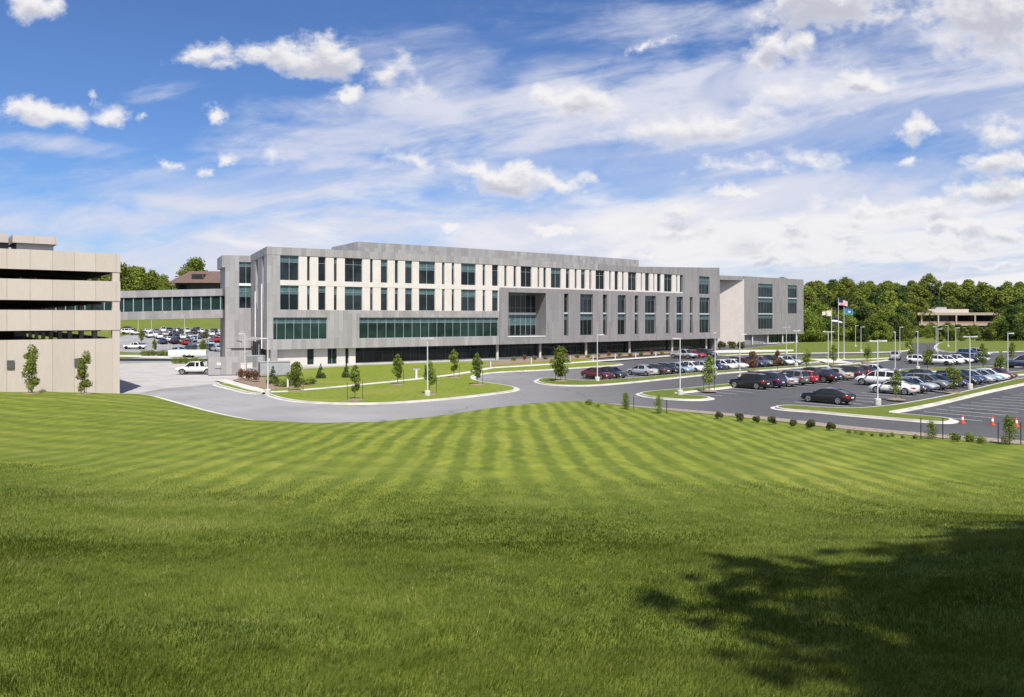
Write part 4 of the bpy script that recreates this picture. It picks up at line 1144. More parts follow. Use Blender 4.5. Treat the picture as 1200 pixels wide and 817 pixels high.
def woods():
    bigs = [broad_tree(100+i, 17+1.5*(i % 3), 6.6+.7*(i % 2), 5200, .80, M['leaf_wood'], .06, 46) for i in range(5)]
    darks = [broad_tree(200+i, 15+i, 6.4, 4800, .80, M['leaf_dark'], .04, 44) for i in range(3)]
    mids = [broad_tree(300+i, 10+1.2*i, 4.8+.35*i, 4800, .50, M['leaf_mid'], .05, 40) for i in range(4)]
    # ridge in the north-east, row behind row
    k = 0
    for Y, px0, px1, step, sel in ((372,930,1290,19,'d'),(398,936,1290,20,'d'),(425,925,1300,19,'d'),(455,920,1300,19,'d'),(495,915,1300,19,'b'),(530,905,1310,19,'b'),(575,900,1310,20,'b')):
        px = px0
        while px < px1:
            jx = rnd.uniform(-5, 5); yy = Y+rnd.uniform(-10, 10)
            if not (Y < 395 and 1062 < px < 1180):
                x = (px+jx-600)/FL*yy
                s = rnd.uniform(.8, 1.1)
                ms = rnd.choice(darks) if (rnd.random() < (.68 if sel == 'd' else .15+.3*(px > 1150))) else rnd.choice(bigs)  # front rows mostly dark-leaved: cloud shade on the wood put into leaf colour
                put_tree('broadleaf_tree', ms, (x, yy, H(x, yy)-.3), rnd.uniform(0, 6.28), s*1.18, 'tall leafy tree in the dense wood covering the ridge on the right', 'tree', 'trees of the wooded ridge', s*rnd.uniform(.9, 1.05))
            px += step*rnd.uniform(.8, 1.2)
    # north-west, beyond the far car park
    for Y, px0, px1, step in ((318,96,190,15),(330,146,196,12),(338,96,215,14),(362,110,262,15),(392,100,270,16)):
        px = px0
        while px < px1:
            yy = Y+rnd.uniform(-7, 7); x = (px-600)/FL*yy
            if not (yy > 325 and yy < 362 and px > 192):
                put_tree('broadleaf_tree', rnd.choice(bigs), (x, yy, H(x, yy)-.3), rnd.uniform(0, 6.28), rnd.uniform(.85, 1.12)*(1.02 if px < 170 else .82)*(.98 if yy < 380 else .78), 'leafy green tree in the wood on the hill behind the skybridge', 'tree', 'trees on the hill behind the skybridge')
            px += step*rnd.uniform(.8, 1.25)
    for px, yy, s in ((205,322,.5),(188,318,.55),(213,324,.42),(232,372,1.12),(226,380,1.1)):
        x = (px-600)/FL*yy
        put_tree('broadleaf_tree', bigs[1], (x, yy, H(x, yy)-.3), px, s, 'leafy green tree in the wood on the hill behind the skybridge', 'tree', 'trees on the hill behind the skybridge')
    # looser row in front of the ridge
    for px, yy, s, dk in ((938,256,1.0,0),(951,258,.8,0),(962,262,.9,1),(996,262,.85,0),(1008,258,.7,1),(1024,264,.95,0),(1036,258,.7,0),(1046,262,.8,1),(1055,268,.75,0),(1172,268,.9,0),(1184,264,.85,1),(1196,270,1.0,0),(1210,266,.9,0),(1224,272,1.1,1),(1100,262,.34,0),(1114,266,.36,1),(1128,262,.34,0),(1144,266,.38,0),(1158,262,.42,1),(945,262,.95,1),(957,285,1.3,0),(966,268,1.05,0),(978,296,1.2,1),(988,275,1.1,0),(1000,300,1.35,0),(1012,283,1.25,1),(1020,305,1.4,0),(1033,290,1.25,0),(1044,310,1.4,0),(1056,292,1.25,1),(1064,312,.95,0),(1081,330,.5,1),(1091,334,.5,0),(1101,328,.45,1),(1111,336,.5,0),(1121,330,.48,1),(1136,334,.5,0),(1147,330,.46,1),(1160,336,.55,1),(1171,330,.6,0),
                          (1074,318,.62,1),(1086,300,.40,0),(1094,312,.46,0),(1104,296,.40,1),(1117,308,.44,0),(1124,318,.5,1),(1130,300,.38,1),(1142,314,.46,0),(1154,300,.44,1),(1166,308,.52,0),(1180,316,1.2,0),(1188,300,1.3,1),(1200,312,1.4,0),(1214,300,1.35,0),(1228,310,1.4,1),(1245,300,1.3,0)):
        x = (px-600)/FL*yy
        ms = darks[px % 3] if dk else mids[px % 4]
        put_tree('roadside_tree', ms, (x, yy, H(x, yy)-.2), px*1.7, s*(.62 if dk else .92), 'bushy tree in the looser row in front of the wooded ridge', 'tree', 'trees in front of the ridge')
woods()

# young planted trees
def sapling_meshes(seed, h, r, n, mat, leaf=.16, clear=.3, columnar=False):
    g = np.random.default_rng(seed)
    cs, rs = [], []
    segs = [((0, 0, -.1), (0, 0, h*.55), .05, .04), ((0, 0, h*.55), (.03, .02, h*.95), .04, .012)]
    for i in range(22):
        u = g.random(); a = g.random()*6.283
        prof = (math.sin(min(1, u*.8+.2)*math.pi)**.7) if not columnar else (1-.75*abs(u-.35))
        rr = r*prof*math.sqrt(g.random())*.72
        c = (rr*math.cos(a), rr*math.sin(a), h*(clear+(1-clear)*u*.95)); cs.append(c); rs.append(r*(.36+.24*g.random())*(.6+.4*prof))
        if i % 2 == 0: segs.append(((0, 0, c[2]-.12*h), (c[0]*.9, c[1]*.9, c[2]), .018, .007))
    return leaf_cloud('crown', cs, rs, n, leaf, mat, seed, 1.1), limb_mesh('trunk', segs, M['bark'])
SAP = {
 'round': [sapling_meshes(11+i, 4.2, 1.3, 2600, M['leaf_young'], .19, .24) for i in range(3)],
 'slim': [sapling_meshes(21+i, 4.3, .85, 1900, M['leaf_young'], .17, .3) for i in range(3)],
 'col': [sapling_meshes(31+i, 5.0, 1.0, 2600, M['leaf_young'], .17, .12, True) for i in range(2)],
 'russet': [sapling_meshes(41+i, 4.0, .95, 1300, M['leaf_red'], .18, .3) for i in range(2)],
 'sparse': [sapling_meshes(51+i, 4.0, .9, 1000, M['leaf_mid'], .17, .28) for i in range(2)],
}
st_me = MB(); st_me.tube((0, 0, -.2), (0, 0, 1.7), .028, .028, 6); st_me = st_me.mesh('stake', M['dark'])
ml_me = MB(); ml_me.lathe([(.85, 0), (.8, .05), (.3, .12), (0, .12)], 18); ml_me = ml_me.mesh('mulch_ring', M['mulch'])
def sapling(kind, px, py, h, label, stakes=2, ring=True, z=.14, group='young trees around the lawns and car parks', sw=1.0, i=[0]):
    x, y = gp(px, py)
    i[0] += 1
    ms = SAP[kind][i[0] % len(SAP[kind])]
    hh = {'round': 4.2, 'slim': 4.3, 'col': 5.0, 'russet': 4.0, 'sparse': 4.0}[kind]
    s = h/hh
    r = put_tree('young_tree', ms, (x, y, z), i[0]*2.1, s*sw, label, 'tree', group, s)
    for k in range(stakes):
        o = link(bpy.data.objects.new('stake', st_me), r); a = k*3.14+.5-i[0]*2.1; o.location = (.75*math.cos(a)/(s*sw), .75*math.sin(a)/(s*sw), 0); o.scale = (1/(s*sw), 1/(s*sw), 1/s)
    if ring: o = link(bpy.data.objects.new('mulch_ring', ml_me), r); o.scale = (1/(s*sw), 1/(s*sw), 1/s); o.location = (0, 0, .01)
    return r
PXM = lambda py: FL*EYE and (py-HZ)/EYE      # photograph pixels per metre at ground row py
for kind, px, py, top, lab, st in (
 ('round', 347, 460, 426, 'bushy bright green young tree on the lawn left of all the other lawn trees', 2),
 ('slim', 416, 470.5, 430, 'pale trunked young tree at the front edge of the lawn, nearest the road', 2),
 ('slim', 466, 452.5, 417, 'slim young tree against the dark ground floor glass, left of the tall white lamp post', 1),
 ('slim', 503.5, 463.5, 424, 'slim young tree right behind the tall white lamp post on the lawn', 1),
 ('slim', 532, 444, 411, 'young tree beside the footpath where it climbs to the building', 1),
 ('slim', 559, 452.5, 416, 'young tree by the rounded kerb at the tip of the front lawn', 1),
 ('round', 657, 448, 408, 'dark green young tree standing alone on the grass island left of the dark red sedan', 2),
 ('sparse', 831, 460, 418, 'thin young tree on the grass island left of the black sport utility vehicle', 2),
 ('russet', 883, 436, 411, 'russet leaved young tree in front of the parked white sedans', 0),
 ('russet', 911, 436, 412, 'russet and green young tree in the car park verge near the grey east block', 0),
 ('sparse', 945, 433, 409, 'slender green young tree in the verge left of the flagpoles', 0),
 ('sparse', 977, 429, 405, 'thin young tree in the verge in front of the flagpoles', 0),
 ('sparse', 1017, 426, 403, 'small sparse tree in the verge between the flagpoles and the dark car leaving the lot', 0),
 ('sparse', 1050, 470, 434, 'thin young tree in front of the white coupe, beside the double armed lamp', 1),
 ('sparse', 1118, 462, 424, 'thin young tree in front of the dark cars, left of the double armed lamp', 0),
 ('sparse', 1066, 424, 398, 'small tree at the end of the far row of white cars', 0),
 ('sparse', 1087, 434, 404, 'leafy sapling in the far verge left of the white vehicles', 0),
 ('sparse', 1152, 434, 404, 'dark leafy sapling right of the far navy car', 0),
 ('sparse', 1172, 442, 411, 'sapling at the end of the near row of cars by the far road', 0),
 ('sparse', 1186, 425, 402, 'sapling left of the blue van at the edge of the picture', 0),
 ):
    sapling(kind, px, py, (py-top)/PXM(py), lab, st)
# two columnar trees against the garage
for px, py, top, lab in ((37, 461, 406, 'columnar young tree against the garage wall, the taller and farther from the corner'), (99, 462, 413, 'columnar young tree against the garage wall, nearer its right corner')):
    s0 = 9.0; x = (px-600)/FL
    t = 60.0
    while t < 82:
        zz = float(bank_z(np.array([[x*t, t]]))[0])
        if EYE-(py-HZ)/FL*t <= zz: break
        t += .1
    ms = SAP['col'][px % 2]; h = (py-top)/FL*t
    r = put_tree('young_tree', ms, (x*t, t, zz), px, h/5.0, lab, 'tree', 'columnar trees by the garage', h/5.0)
    for k in (-1, 1):
        o = link(bpy.data.objects.new('stake', st_me), r); o.location = (.6*k, -.1, 0)
    o = link(bpy.data.objects.new('mulch_ring', ml_me), r); o.location = (0, 0, .02)

# conical evergreens by the building
def cone_meshes(seed, h, r):
    g = np.random.default_rng(seed); cs, rs = [], []
    for i in range(60):
        u = g.random()**1.3; a = g.random()*6.283; rr = r*(1-u)*.75
        cs.append((rr*math.cos(a), rr*math.sin(a), .1+h*.95*u)); rs.append(.10+.32*r*(1-u))
    return leaf_cloud('crown', cs, rs, 1700, .13, M['leaf_ever'], seed, .9), limb_mesh('trunk', [((0, 0, -.05), (0, 0, h*.8), .06, .01)], M['bark'])
CONE = cone_meshes(61, 2.2, .75)
for px, py, top, lab in ((320, 450, 431, 'dark conical evergreen left of the bushy young tree, in front of the generator'), (376, 444.5, 428, 'small dark conical evergreen under the cream wall between the two lawn trees'), (406, 443.5, 427, 'dark conical evergreen close behind the pale trunked young tree')):
    h = (py-top)/PXM(py); x, y = gp(px, py)
    put_tree('conical_evergreen', CONE, (x, y, .14), px, h/2.2, lab, 'evergreen tree', 'conical evergreens by the building')

# shrubs
def shrub_mesh(name, seed, r, h, n, leaf, mat, loose=.3):
    g = np.random.default_rng(seed); cs, rs = [], []
    for i in range(16):
        a = g.random()*6.283; rr = r*.6*math.sqrt(g.random()); z = h*(.25+.5*g.random())
        cs.append((rr*math.cos(a), rr*math.sin(a), z)); rs.append(r*(.42+loose*g.random()))
    return leaf_cloud(name, cs, rs, n, leaf, mat, seed, .95)
def shrub(name, me, x, y, z, s, label, group, rz=0):
    o = link(bpy.data.objects.new(name, me)); o.location = (x, y, z); o.scale = (s, s, s); o.rotation_euler = (0, 0, rz)
    return tag(o, label, 'shrub', group)
BALL = [shrub_mesh('round_shrub', 71+i, .5, .95, 2600, .08, M['leaf_shrub'], .1) for i in range(2)]
LOW = [shrub_mesh('low_shrub', 81+i, .38, .5, 500, .08, M['leaf_young'], .3) for i in range(2)]
RUS = [shrub_mesh('russet_shrub', 91+i, .6, 1.5, 800, .12, M['leaf_red'], .25) for i in range(2)]
names = ['first', 'second', 'third', 'fourth', 'fifth', 'sixth', 'seventh', 'eighth', 'ninth', 'tenth', 'eleventh', 'twelfth', 'thirteenth', 'fourteenth', 'fifteenth']
def bank_hit(px, py):
    x = (px-600)/FL; t = 25.0
    while t < 120:
        zz = float(bank_z(np.array([[x*t, t]]))[0])
        if EYE-(py-HZ)/FL*t <= zz+.02: break
        t += .1
    return x*t, t, zz
for k, (px, py) in enumerate(((843,491),(867,493.5),(886,495.5),(905,497.5),(929,500.5),(950,502.5),(974,504.5))):
    x, y, z = bank_hit(px, py); shrub('round_shrub', BALL[k % 2], x, y, z, (.62, .66, .58, .68, .60, .72, .64)[k], f'clipped dark green shrub on the gravel strip, {names[k]} from left of seven', 'round shrubs along the gravel strip', k)
for k, (px, py, s, lab) in enumerate(((690,474.6,.9,'small brown green shrub at the far left end of the gravel strip'),(701,476.5,.55,'tiny dark shrub just right of the first brown shrub on the gravel strip'),
   (1120,517,1.0,'small yellow green shrub right of the staked bush on the gravel strip'),(1138,518,1.15,'rounder yellow green shrub left of the little grey shrub, below the traffic cones'),(1150,519.5,.85,'little grey green shrub left of the large staked tree by the cones'))):
    x, y, z = bank_hit(px, py); shrub('low_shrub', LOW[k % 2], x, y, z, s*1.0, lab, 'low shrubs of the gravel strip', k)
for k, (px, py, s) in enumerate(((995,508,.45),(1003,507.5,.4),(1010,509.5,.55),(1022,511,.4),(1033,511.5,.5),(1040,512.5,.42),(1046,511.5,.5),(1058,513.5,.38),(1072,514,.5))):
    x, y, z = bank_hit(px, py); shrub('seedling_shrub', LOW[k % 2], x, y, z, s, f'tiny seedling shrub between the clipped shrubs and the staked bush, {names[k]} from the left', 'seedling shrubs', k*1.3)
# staked trees on the strip
SAP['bush'] = [sapling_meshes(131+i, 3.0, 1.0, 1500, M['leaf_mid'], .13, .1) for i in range(3)]
SAP['cone2'] = [sapling_meshes(141, 3.0, .9, 1700, M['leaf_young'], .13, .05, True), sapling_meshes(142, 3.0, .95, 1700, M['leaf_young'], .13, .05, True)]
for k, (kind, px, py, top, lab) in enumerate((('cone2',734,479.5,459,'small pointed young evergreen with one stake on the gravel strip, left of a second one'),('cone2',772,484.5,464,'fuller pointed young evergreen on the gravel strip, in line with the island lamp post'),('bush',1092,514.5,492,'sparse grey green bush between two dark stakes on the gravel strip'),('cone2',1183,521,488,'large leafy young tree between two dark stakes beside the traffic cones'))):
    x, y, z = bank_hit(px, py); h = (py-top)/FL*y; ms = SAP[kind][k % 2]
    r = put_tree('staked_tree', ms, (x, y, z), k, h/3.0, lab, 'tree', 'staked trees on the gravel strip')
    for q in ((-1, 1) if k > 1 else (1,)):
        s = h/3.0; o = link(bpy.data.objects.new('stake', st_me), r); a = -k; w_ = .68 if k > 1 else .6; o.location = (w_*q*math.cos(a)/s, w_*q*math.sin(a)/s, 0); o.scale = (1/s, 1/s, (.78 if k > 1 else .6)/s)
# planting bed by the yard
for k, (px, py, s, lab) in enumerate(((283.5,446,1.0,'russet brown upright shrub, left of the three by the electrical cabinets'),(290.5,447.5,1.05,'russet brown upright shrub, middle of the three by the electrical cabinets'),(298.5,449,1.1,'russet brown upright shrub, right of the three, below the grey cabinet'))):
    x, y = gp(px, py); shrub('russet_shrub', RUS[k % 2], x, y, .14, s, lab, 'russet shrubs', k)
for k, (px, py) in enumerate(((325,454),(331.5,455),(337,454),(359,452.5),(316,451.5),(366,451.5))):
    x, y = gp(px, py); shrub('low_shrub', LOW[k % 2], x, y, .15, 1.5, f'low yellow green shrub in the mulch bed by the bushy young tree, {names[k]} planted', 'low shrubs of the mulch bed', k)
# planting along the ground-floor glass
k = 0
for px in np.linspace(602, 776, 15):
    py = 424.4-(px-585)*.0415; x, y = gp(px, py)
    shrub('low_shrub', (RUS if k % 4 == 1 else LOW)[k % 2], x, y, .15, 1.4 if k % 4 != 1 else .75, f'low planting under the dark ground floor glazing, {names[k]} clump from the left', 'low planting along the glazing', k); k += 1
for k, (px, py, lab) in enumerate(((846,409.5,'left'), (858,409.8,'middle'), (868,410,'right'))):
    x, y = gp(px, py); shrub('hedge_shrub', BALL[k % 2], x, y, .1, 2.3, f'dark rounded hedge clump at the foot of the pale gateway wall, {lab} one', 'hedge clumps at the gateway', k)
for k, px in enumerate((168,173,179,186,191,196)):
    x, y = gp(px, 417.2); shrub('low_shrub', LOW[k % 2], x, y, .02, 2.2, f'ornamental grass clump in the row below the far car park, {names[k]} from the left', 'grass clumps below the far car park', k)
for k, px in enumerate((205,211,217,223,229,235)):
    x, y = gp(px, 426.2); shrub('low_shrub', LOW[k % 2], x, y, .02, 2.0, f'ornamental grass clump behind the pickup truck, {names[k]} from the left', 'grass clumps behind the pickup', k)
for k, (px, py, top, lab) in enumerate(((181,413,398,'pale green sapling in the far car park between the white pickup and the navy car'),(166,404,386,'sapling in the far car park near the left end of the skybridge'),(238,416,398,'full young tree in the far car park under the right end of the skybridge'),(242,399,386,'yellow green sapling in the far car park beside the red vehicle'))):
    x, y = gph(px, py); h = (py-top)/FL*y
    put_tree('young_tree', SAP['slim' if k != 2 else 'round'][k % 3], (x, y, H(x, y)), k, h/4.3, lab, 'tree', 'young trees of the far car park')

# unseen trees added behind and beside the camera to shade the near bank
BIGSH = broad_tree(501, 15, 5.4, 20000, .42, M['leaf_mid'], .25, 70)
for k, (x, y, s, lab) in enumerate(((13.9, -8.2, 1.6, 'unseen broad tree added on the bank to shade the right foreground grass'), (20.0, -5.5, 1.75, 'unseen tall tree added beside the broad tree to shade the far right grass'))):
    z = float(bank_z(np.array([[x, y]]))[0])
    put_tree('unseen_shade_tree', BIGSH, (x, y, z), k*2.0, s, lab, 'tree', 'unseen trees added for shade')

# ------------------------------------------------------------------ grass blades on the steep near bank
def near_grass():
    g = np.random.default_rng(5)
    sets = []
    for d0, d1, dens, hh, ww in ((2.6, 7.5, 4200, .058, .0046), (7.5, 14.0, 2000, .058, .0070), (14.0, 31.0, 700, .055, .011)):
        xm = .74*d1+4.0
        n = int(dens*(2*xm)*(d1-d0))
        x = g.uniform(-xm, xm, n); y = g.uniform(d0, d1, n)
        keep = np.abs(x) < .74*y+4.0
        # tufts: thin out by a patchy field
        f = np.sin(x*2.1+1.2*np.sin(y*1.7))*np.sin(y*2.6+1.1*np.sin(x*1.9))
        keep &= g.random(n) < .75+.25*f
        x, y = x[keep], y[keep]
        P = np.column_stack([x, y]); s = edge_dist(P); z = bank_z(P, s)
        fade = sm(brow(P), -6.0, 7.0)
        k2 = g.random(len(x)) < fade
        sets.append((x[k2], y[k2], z[k2], hh, ww))
    V_, T_ = [], []
    for x, y, z, hh, ww in sets:
        n = len(x)
        patch = .5+.5*np.sin(x*.9+2*np.sin(y*.5))*np.sin(y*.8+1.5*np.sin(x*.7))
        comb = .6*np.sin(x*.45+y*.3)+.5*np.sin(y*.7-x*.2)          # direction in which the grass lies
        h = hh*(.55+.75*g.random(n))*(.75+.5*patch)
        clump = np.sin(x*3.7+2*np.sin(y*2.9))*np.sin(y*4.3+2*np.sin(x*3.1)); big = np.sin(x*.5+1.3*np.sin(y*.6+1))*np.sin(y*.45+.7*x)
        h = h*(1+.55*np.clip(clump-.45, 0, 1)/.55)*(1+.22*big)
        a = g.uniform(0, 6.283, n); la = comb*2.2+g.normal(0, .8, n)
        lean = h*(.25+.75*g.random(n)); tx, ty = np.cos(a)*ww*.5, np.sin(a)*ww*.5
        lx, ly = np.cos(la)*lean, np.sin(la)*lean
        b0 = np.stack([x-tx, y-ty, z-.01], 1); b1 = np.stack([x+tx, y+ty, z-.01], 1)
        m0 = np.stack([x-tx*.8+lx*.35, y-ty*.8+ly*.35, z+h*.6], 1); m1 = np.stack([x+tx*.8+lx*.35, y+ty*.8+ly*.35, z+h*.6], 1)
        tp = np.stack([x+lx, y+ly, z+h*.95], 1)
        V_.append(np.stack([b0, b1, m1, m0, tp], 1).reshape(-1, 3))
        streak = np.sin(y*1.9+.5*np.sin(x*.6)+.25*x)*np.sin(x*.35+1.7*np.sin(y*.4))
        tint = np.clip(.26*patch+.42*g.random(n)+.14+.15*streak+.20*sm(y, 8, 22)-.12*np.clip(clump, 0, 1)+.08*big, 0, .94); tint[g.random(n) < .012] = 1.0
        T_.append(np.repeat(tint, 5))
    Vv = np.concatenate(V_); Tt = np.concatenate(T_); n = len(Vv)//5
    me = bpy.data.meshes.new('grass')
    me.vertices.add(n*5); me.vertices.foreach_set('co', Vv.reshape(-1).astype(np.float32))
    base = np.arange(n)[:, None]*5
    quad = base+np.array([0, 1, 2, 3]); tri = base+np.array([3, 2, 4])
    loops = np.concatenate([quad, tri], 1).reshape(-1)
    me.loops.add(len(loops)); me.loops.foreach_set('vertex_index', loops.astype(np.int32))
    st = np.stack([np.arange(n)*7, np.arange(n)*7+4], 1).reshape(-1)
    me.polygons.add(n*2); me.polygons.foreach_set('loop_start', st.astype(np.int32))
    at = me.attributes.new('tint', 'FLOAT', 'POINT'); at.data.foreach_set('value', Tt.astype(np.float32))
    me.update(calc_edges=True)
    m = bpy.data.materials.new('grass_blade'); m.use_nodes = True; q = G(m.node_tree); q.n.clear()
    out = q.node('ShaderNodeOutputMaterial'); an = q.node('ShaderNodeAttribute'); an.attribute_name = 'tint'
    cr = q.node('ShaderNodeValToRGB'); q.l.new(an.outputs['Fac'], cr.inputs[0])
    el = cr.color_ramp.elements; el[0].position = 0; el[0].color = (.038, .060, .006, 1); el[1].position = .6; el[1].color = (.122, .160, .020, 1)
    e = el.new(.94); e.color = (.215, .235, .06, 1); e = el.new(.97); e.color = (.36, .30, .13, 1)
    d = q.node('ShaderNodeBsdfPrincipled'); d.inputs['Roughness'].default_value = .6; d.inputs['Specular IOR Level'].default_value = .15
    t = q.node('ShaderNodeBsdfTranslucent'); q.l.new(cr.outputs[0], d.inputs['Base Color']); q.l.new(cr.outputs[0], t.inputs['Color'])
    mx = q.node('ShaderNodeMixShader'); mx.inputs[0].default_value = .3
    q.l.new(d.outputs[0], mx.inputs[1]); q.l.new(t.outputs[0], mx.inputs[2]); q.l.new(mx.outputs[0], out.inputs[0])
    me.materials.append(m)
    tag(link(bpy.data.objects.new('grass', me)), 'dark green grass covering the near part of the bank', 'grass', kind='stuff')
    print('blades', n)
near_grass()
# ------------------------------------------------------------------ cars
PAINT = {}
def paint(c):
    tones = {'black': (.008, .008, .009), 'dark grey': (.045, .048, .053), 'grey': (.15, .155, .16), 'silver': (.42, .44, .46), 'white': (.72, .72, .71), 'navy': (.012, .022, .065),
             'blue': (.03, .075, .19), 'dark red': (.10, .010, .016), 'red': (.33, .022, .03), 'light blue': (.30, .40, .48), 'beige': (.40, .36, .29), 'dark green': (.02, .05, .04), 'cream': (.58, .53, .44)}
    if c not in PAINT:
        m, g, p = base_mat('car_paint_'+c.replace(' ', '_'), .35, .25 if c in ('silver', 'grey', 'dark grey', 'light blue') else 0.0, .5)
        p.inputs['Base Color'].default_value = tones[c]+(1,)
        p.inputs['Coat Weight'].default_value = .8; p.inputs['Coat Roughness'].default_value = .05
        n = g.noise(obco(g), 2.0, 3, .5); t = tones[c]
        g.put(p.inputs['Base Color'], g.mix(g.step(n, .3, .7), tuple(q*.93 for q in t)+(1,), tuple(min(.8, q*1.06) for q in t)+(1,)))
        PAINT[c] = m
    return PAINT[c]

# x: nose forward.  lower body stations: x, bottom, shoulder height, top at the middle, half width
LOWER = {
 'sedan': [(-2.38,.44,.70,.76,.62),(-2.30,.28,.86,.96,.78),(-1.95,.22,.93,1.03,.87),(-1.2,.2,.93,1.0,.905),(0,.19,.90,.95,.91),(.9,.19,.88,.95,.91),(1.5,.2,.82,.91,.90),(2.0,.22,.74,.82,.86),(2.28,.28,.62,.68,.76),(2.38,.40,.52,.56,.60)],
 'suv': [(-2.30,.46,.80,.86,.68),(-2.24,.30,1.02,1.05,.84),(-1.9,.26,1.06,1.08,.90),(-1.2,.24,1.06,1.08,.93),(0,.23,1.04,1.06,.935),(.9,.23,1.03,1.08,.935),(1.5,.24,.98,1.06,.92),(1.95,.26,.90,.98,.89),(2.24,.34,.74,.80,.80),(2.34,.46,.60,.64,.64)],
 'pickup': [(-2.85,.52,.85,.87,.76),(-2.80,.44,1.06,1.07,.90),(-2.3,.40,1.10,1.10,.94),(-1.2,.38,1.10,1.10,.95),(0,.36,1.10,1.12,.955),(1.0,.36,1.08,1.14,.955),(1.7,.37,1.04,1.13,.95),(2.3,.40,1.00,1.08,.92),(2.72,.46,.86,.92,.86),(2.82,.55,.70,.74,.72)],
 'coupe': [(-2.36,.46,.74,.80,.66),(-2.28,.30,.90,.98,.80),(-1.9,.22,.95,1.04,.90),(-1.2,.2,.94,1.0,.935),(0,.19,.90,.94,.93),(.8,.19,.88,.95,.93),(1.5,.2,.84,.93,.925),(2.0,.22,.78,.86,.90),(2.30,.28,.66,.72,.80),(2.40,.42,.55,.58,.66)],
}
# cabin stations: x, base height, roof height, half width at base, half width at roof
CABIN = {
 'sedan': [(-1.85,.98,.99,.70,.68),(-1.10,.96,1.38,.78,.60),(-.6,.94,1.45,.79,.62),(.05,.93,1.46,.79,.62),(.50,.92,1.38,.79,.60),(1.25,.92,.94,.74,.70)],
 'suv': [(-2.22,1.02,1.06,.78,.74),(-1.95,1.04,1.60,.80,.64),(-1.1,1.04,1.68,.82,.67),(.0,1.03,1.68,.82,.67),(.45,1.03,1.58,.82,.65),(1.15,1.04,1.07,.78,.74)],
 'pickup': [(-.72,1.08,1.12,.82,.80),(-.58,1.08,1.74,.83,.68),(0.0,1.08,1.80,.84,.70),(.62,1.08,1.79,.84,.70),(.95,1.08,1.68,.84,.68),(1.55,1.10,1.13,.80,.78)],
 'coupe': [(-2.0,.99,1.01,.70,.68),(-1.1,.95,1.28,.78,.60),(-.5,.92,1.36,.79,.60),(.05,.91,1.36,.79,.60),(.40,.90,1.30,.79,.58),(1.1,.91,.93,.74,.70)],
}
ROOF = {'sedan': (1, 4), 'suv': (1, 4), 'pickup': (1, 4), 'coupe': (1, 4)}
WHEEL = {'sedan': (-1.42, 1.42, .325), 'suv': (-1.38, 1.40, .37), 'pickup': (-1.75, 1.75, .40), 'coupe': (-1.42, 1.45, .345)}
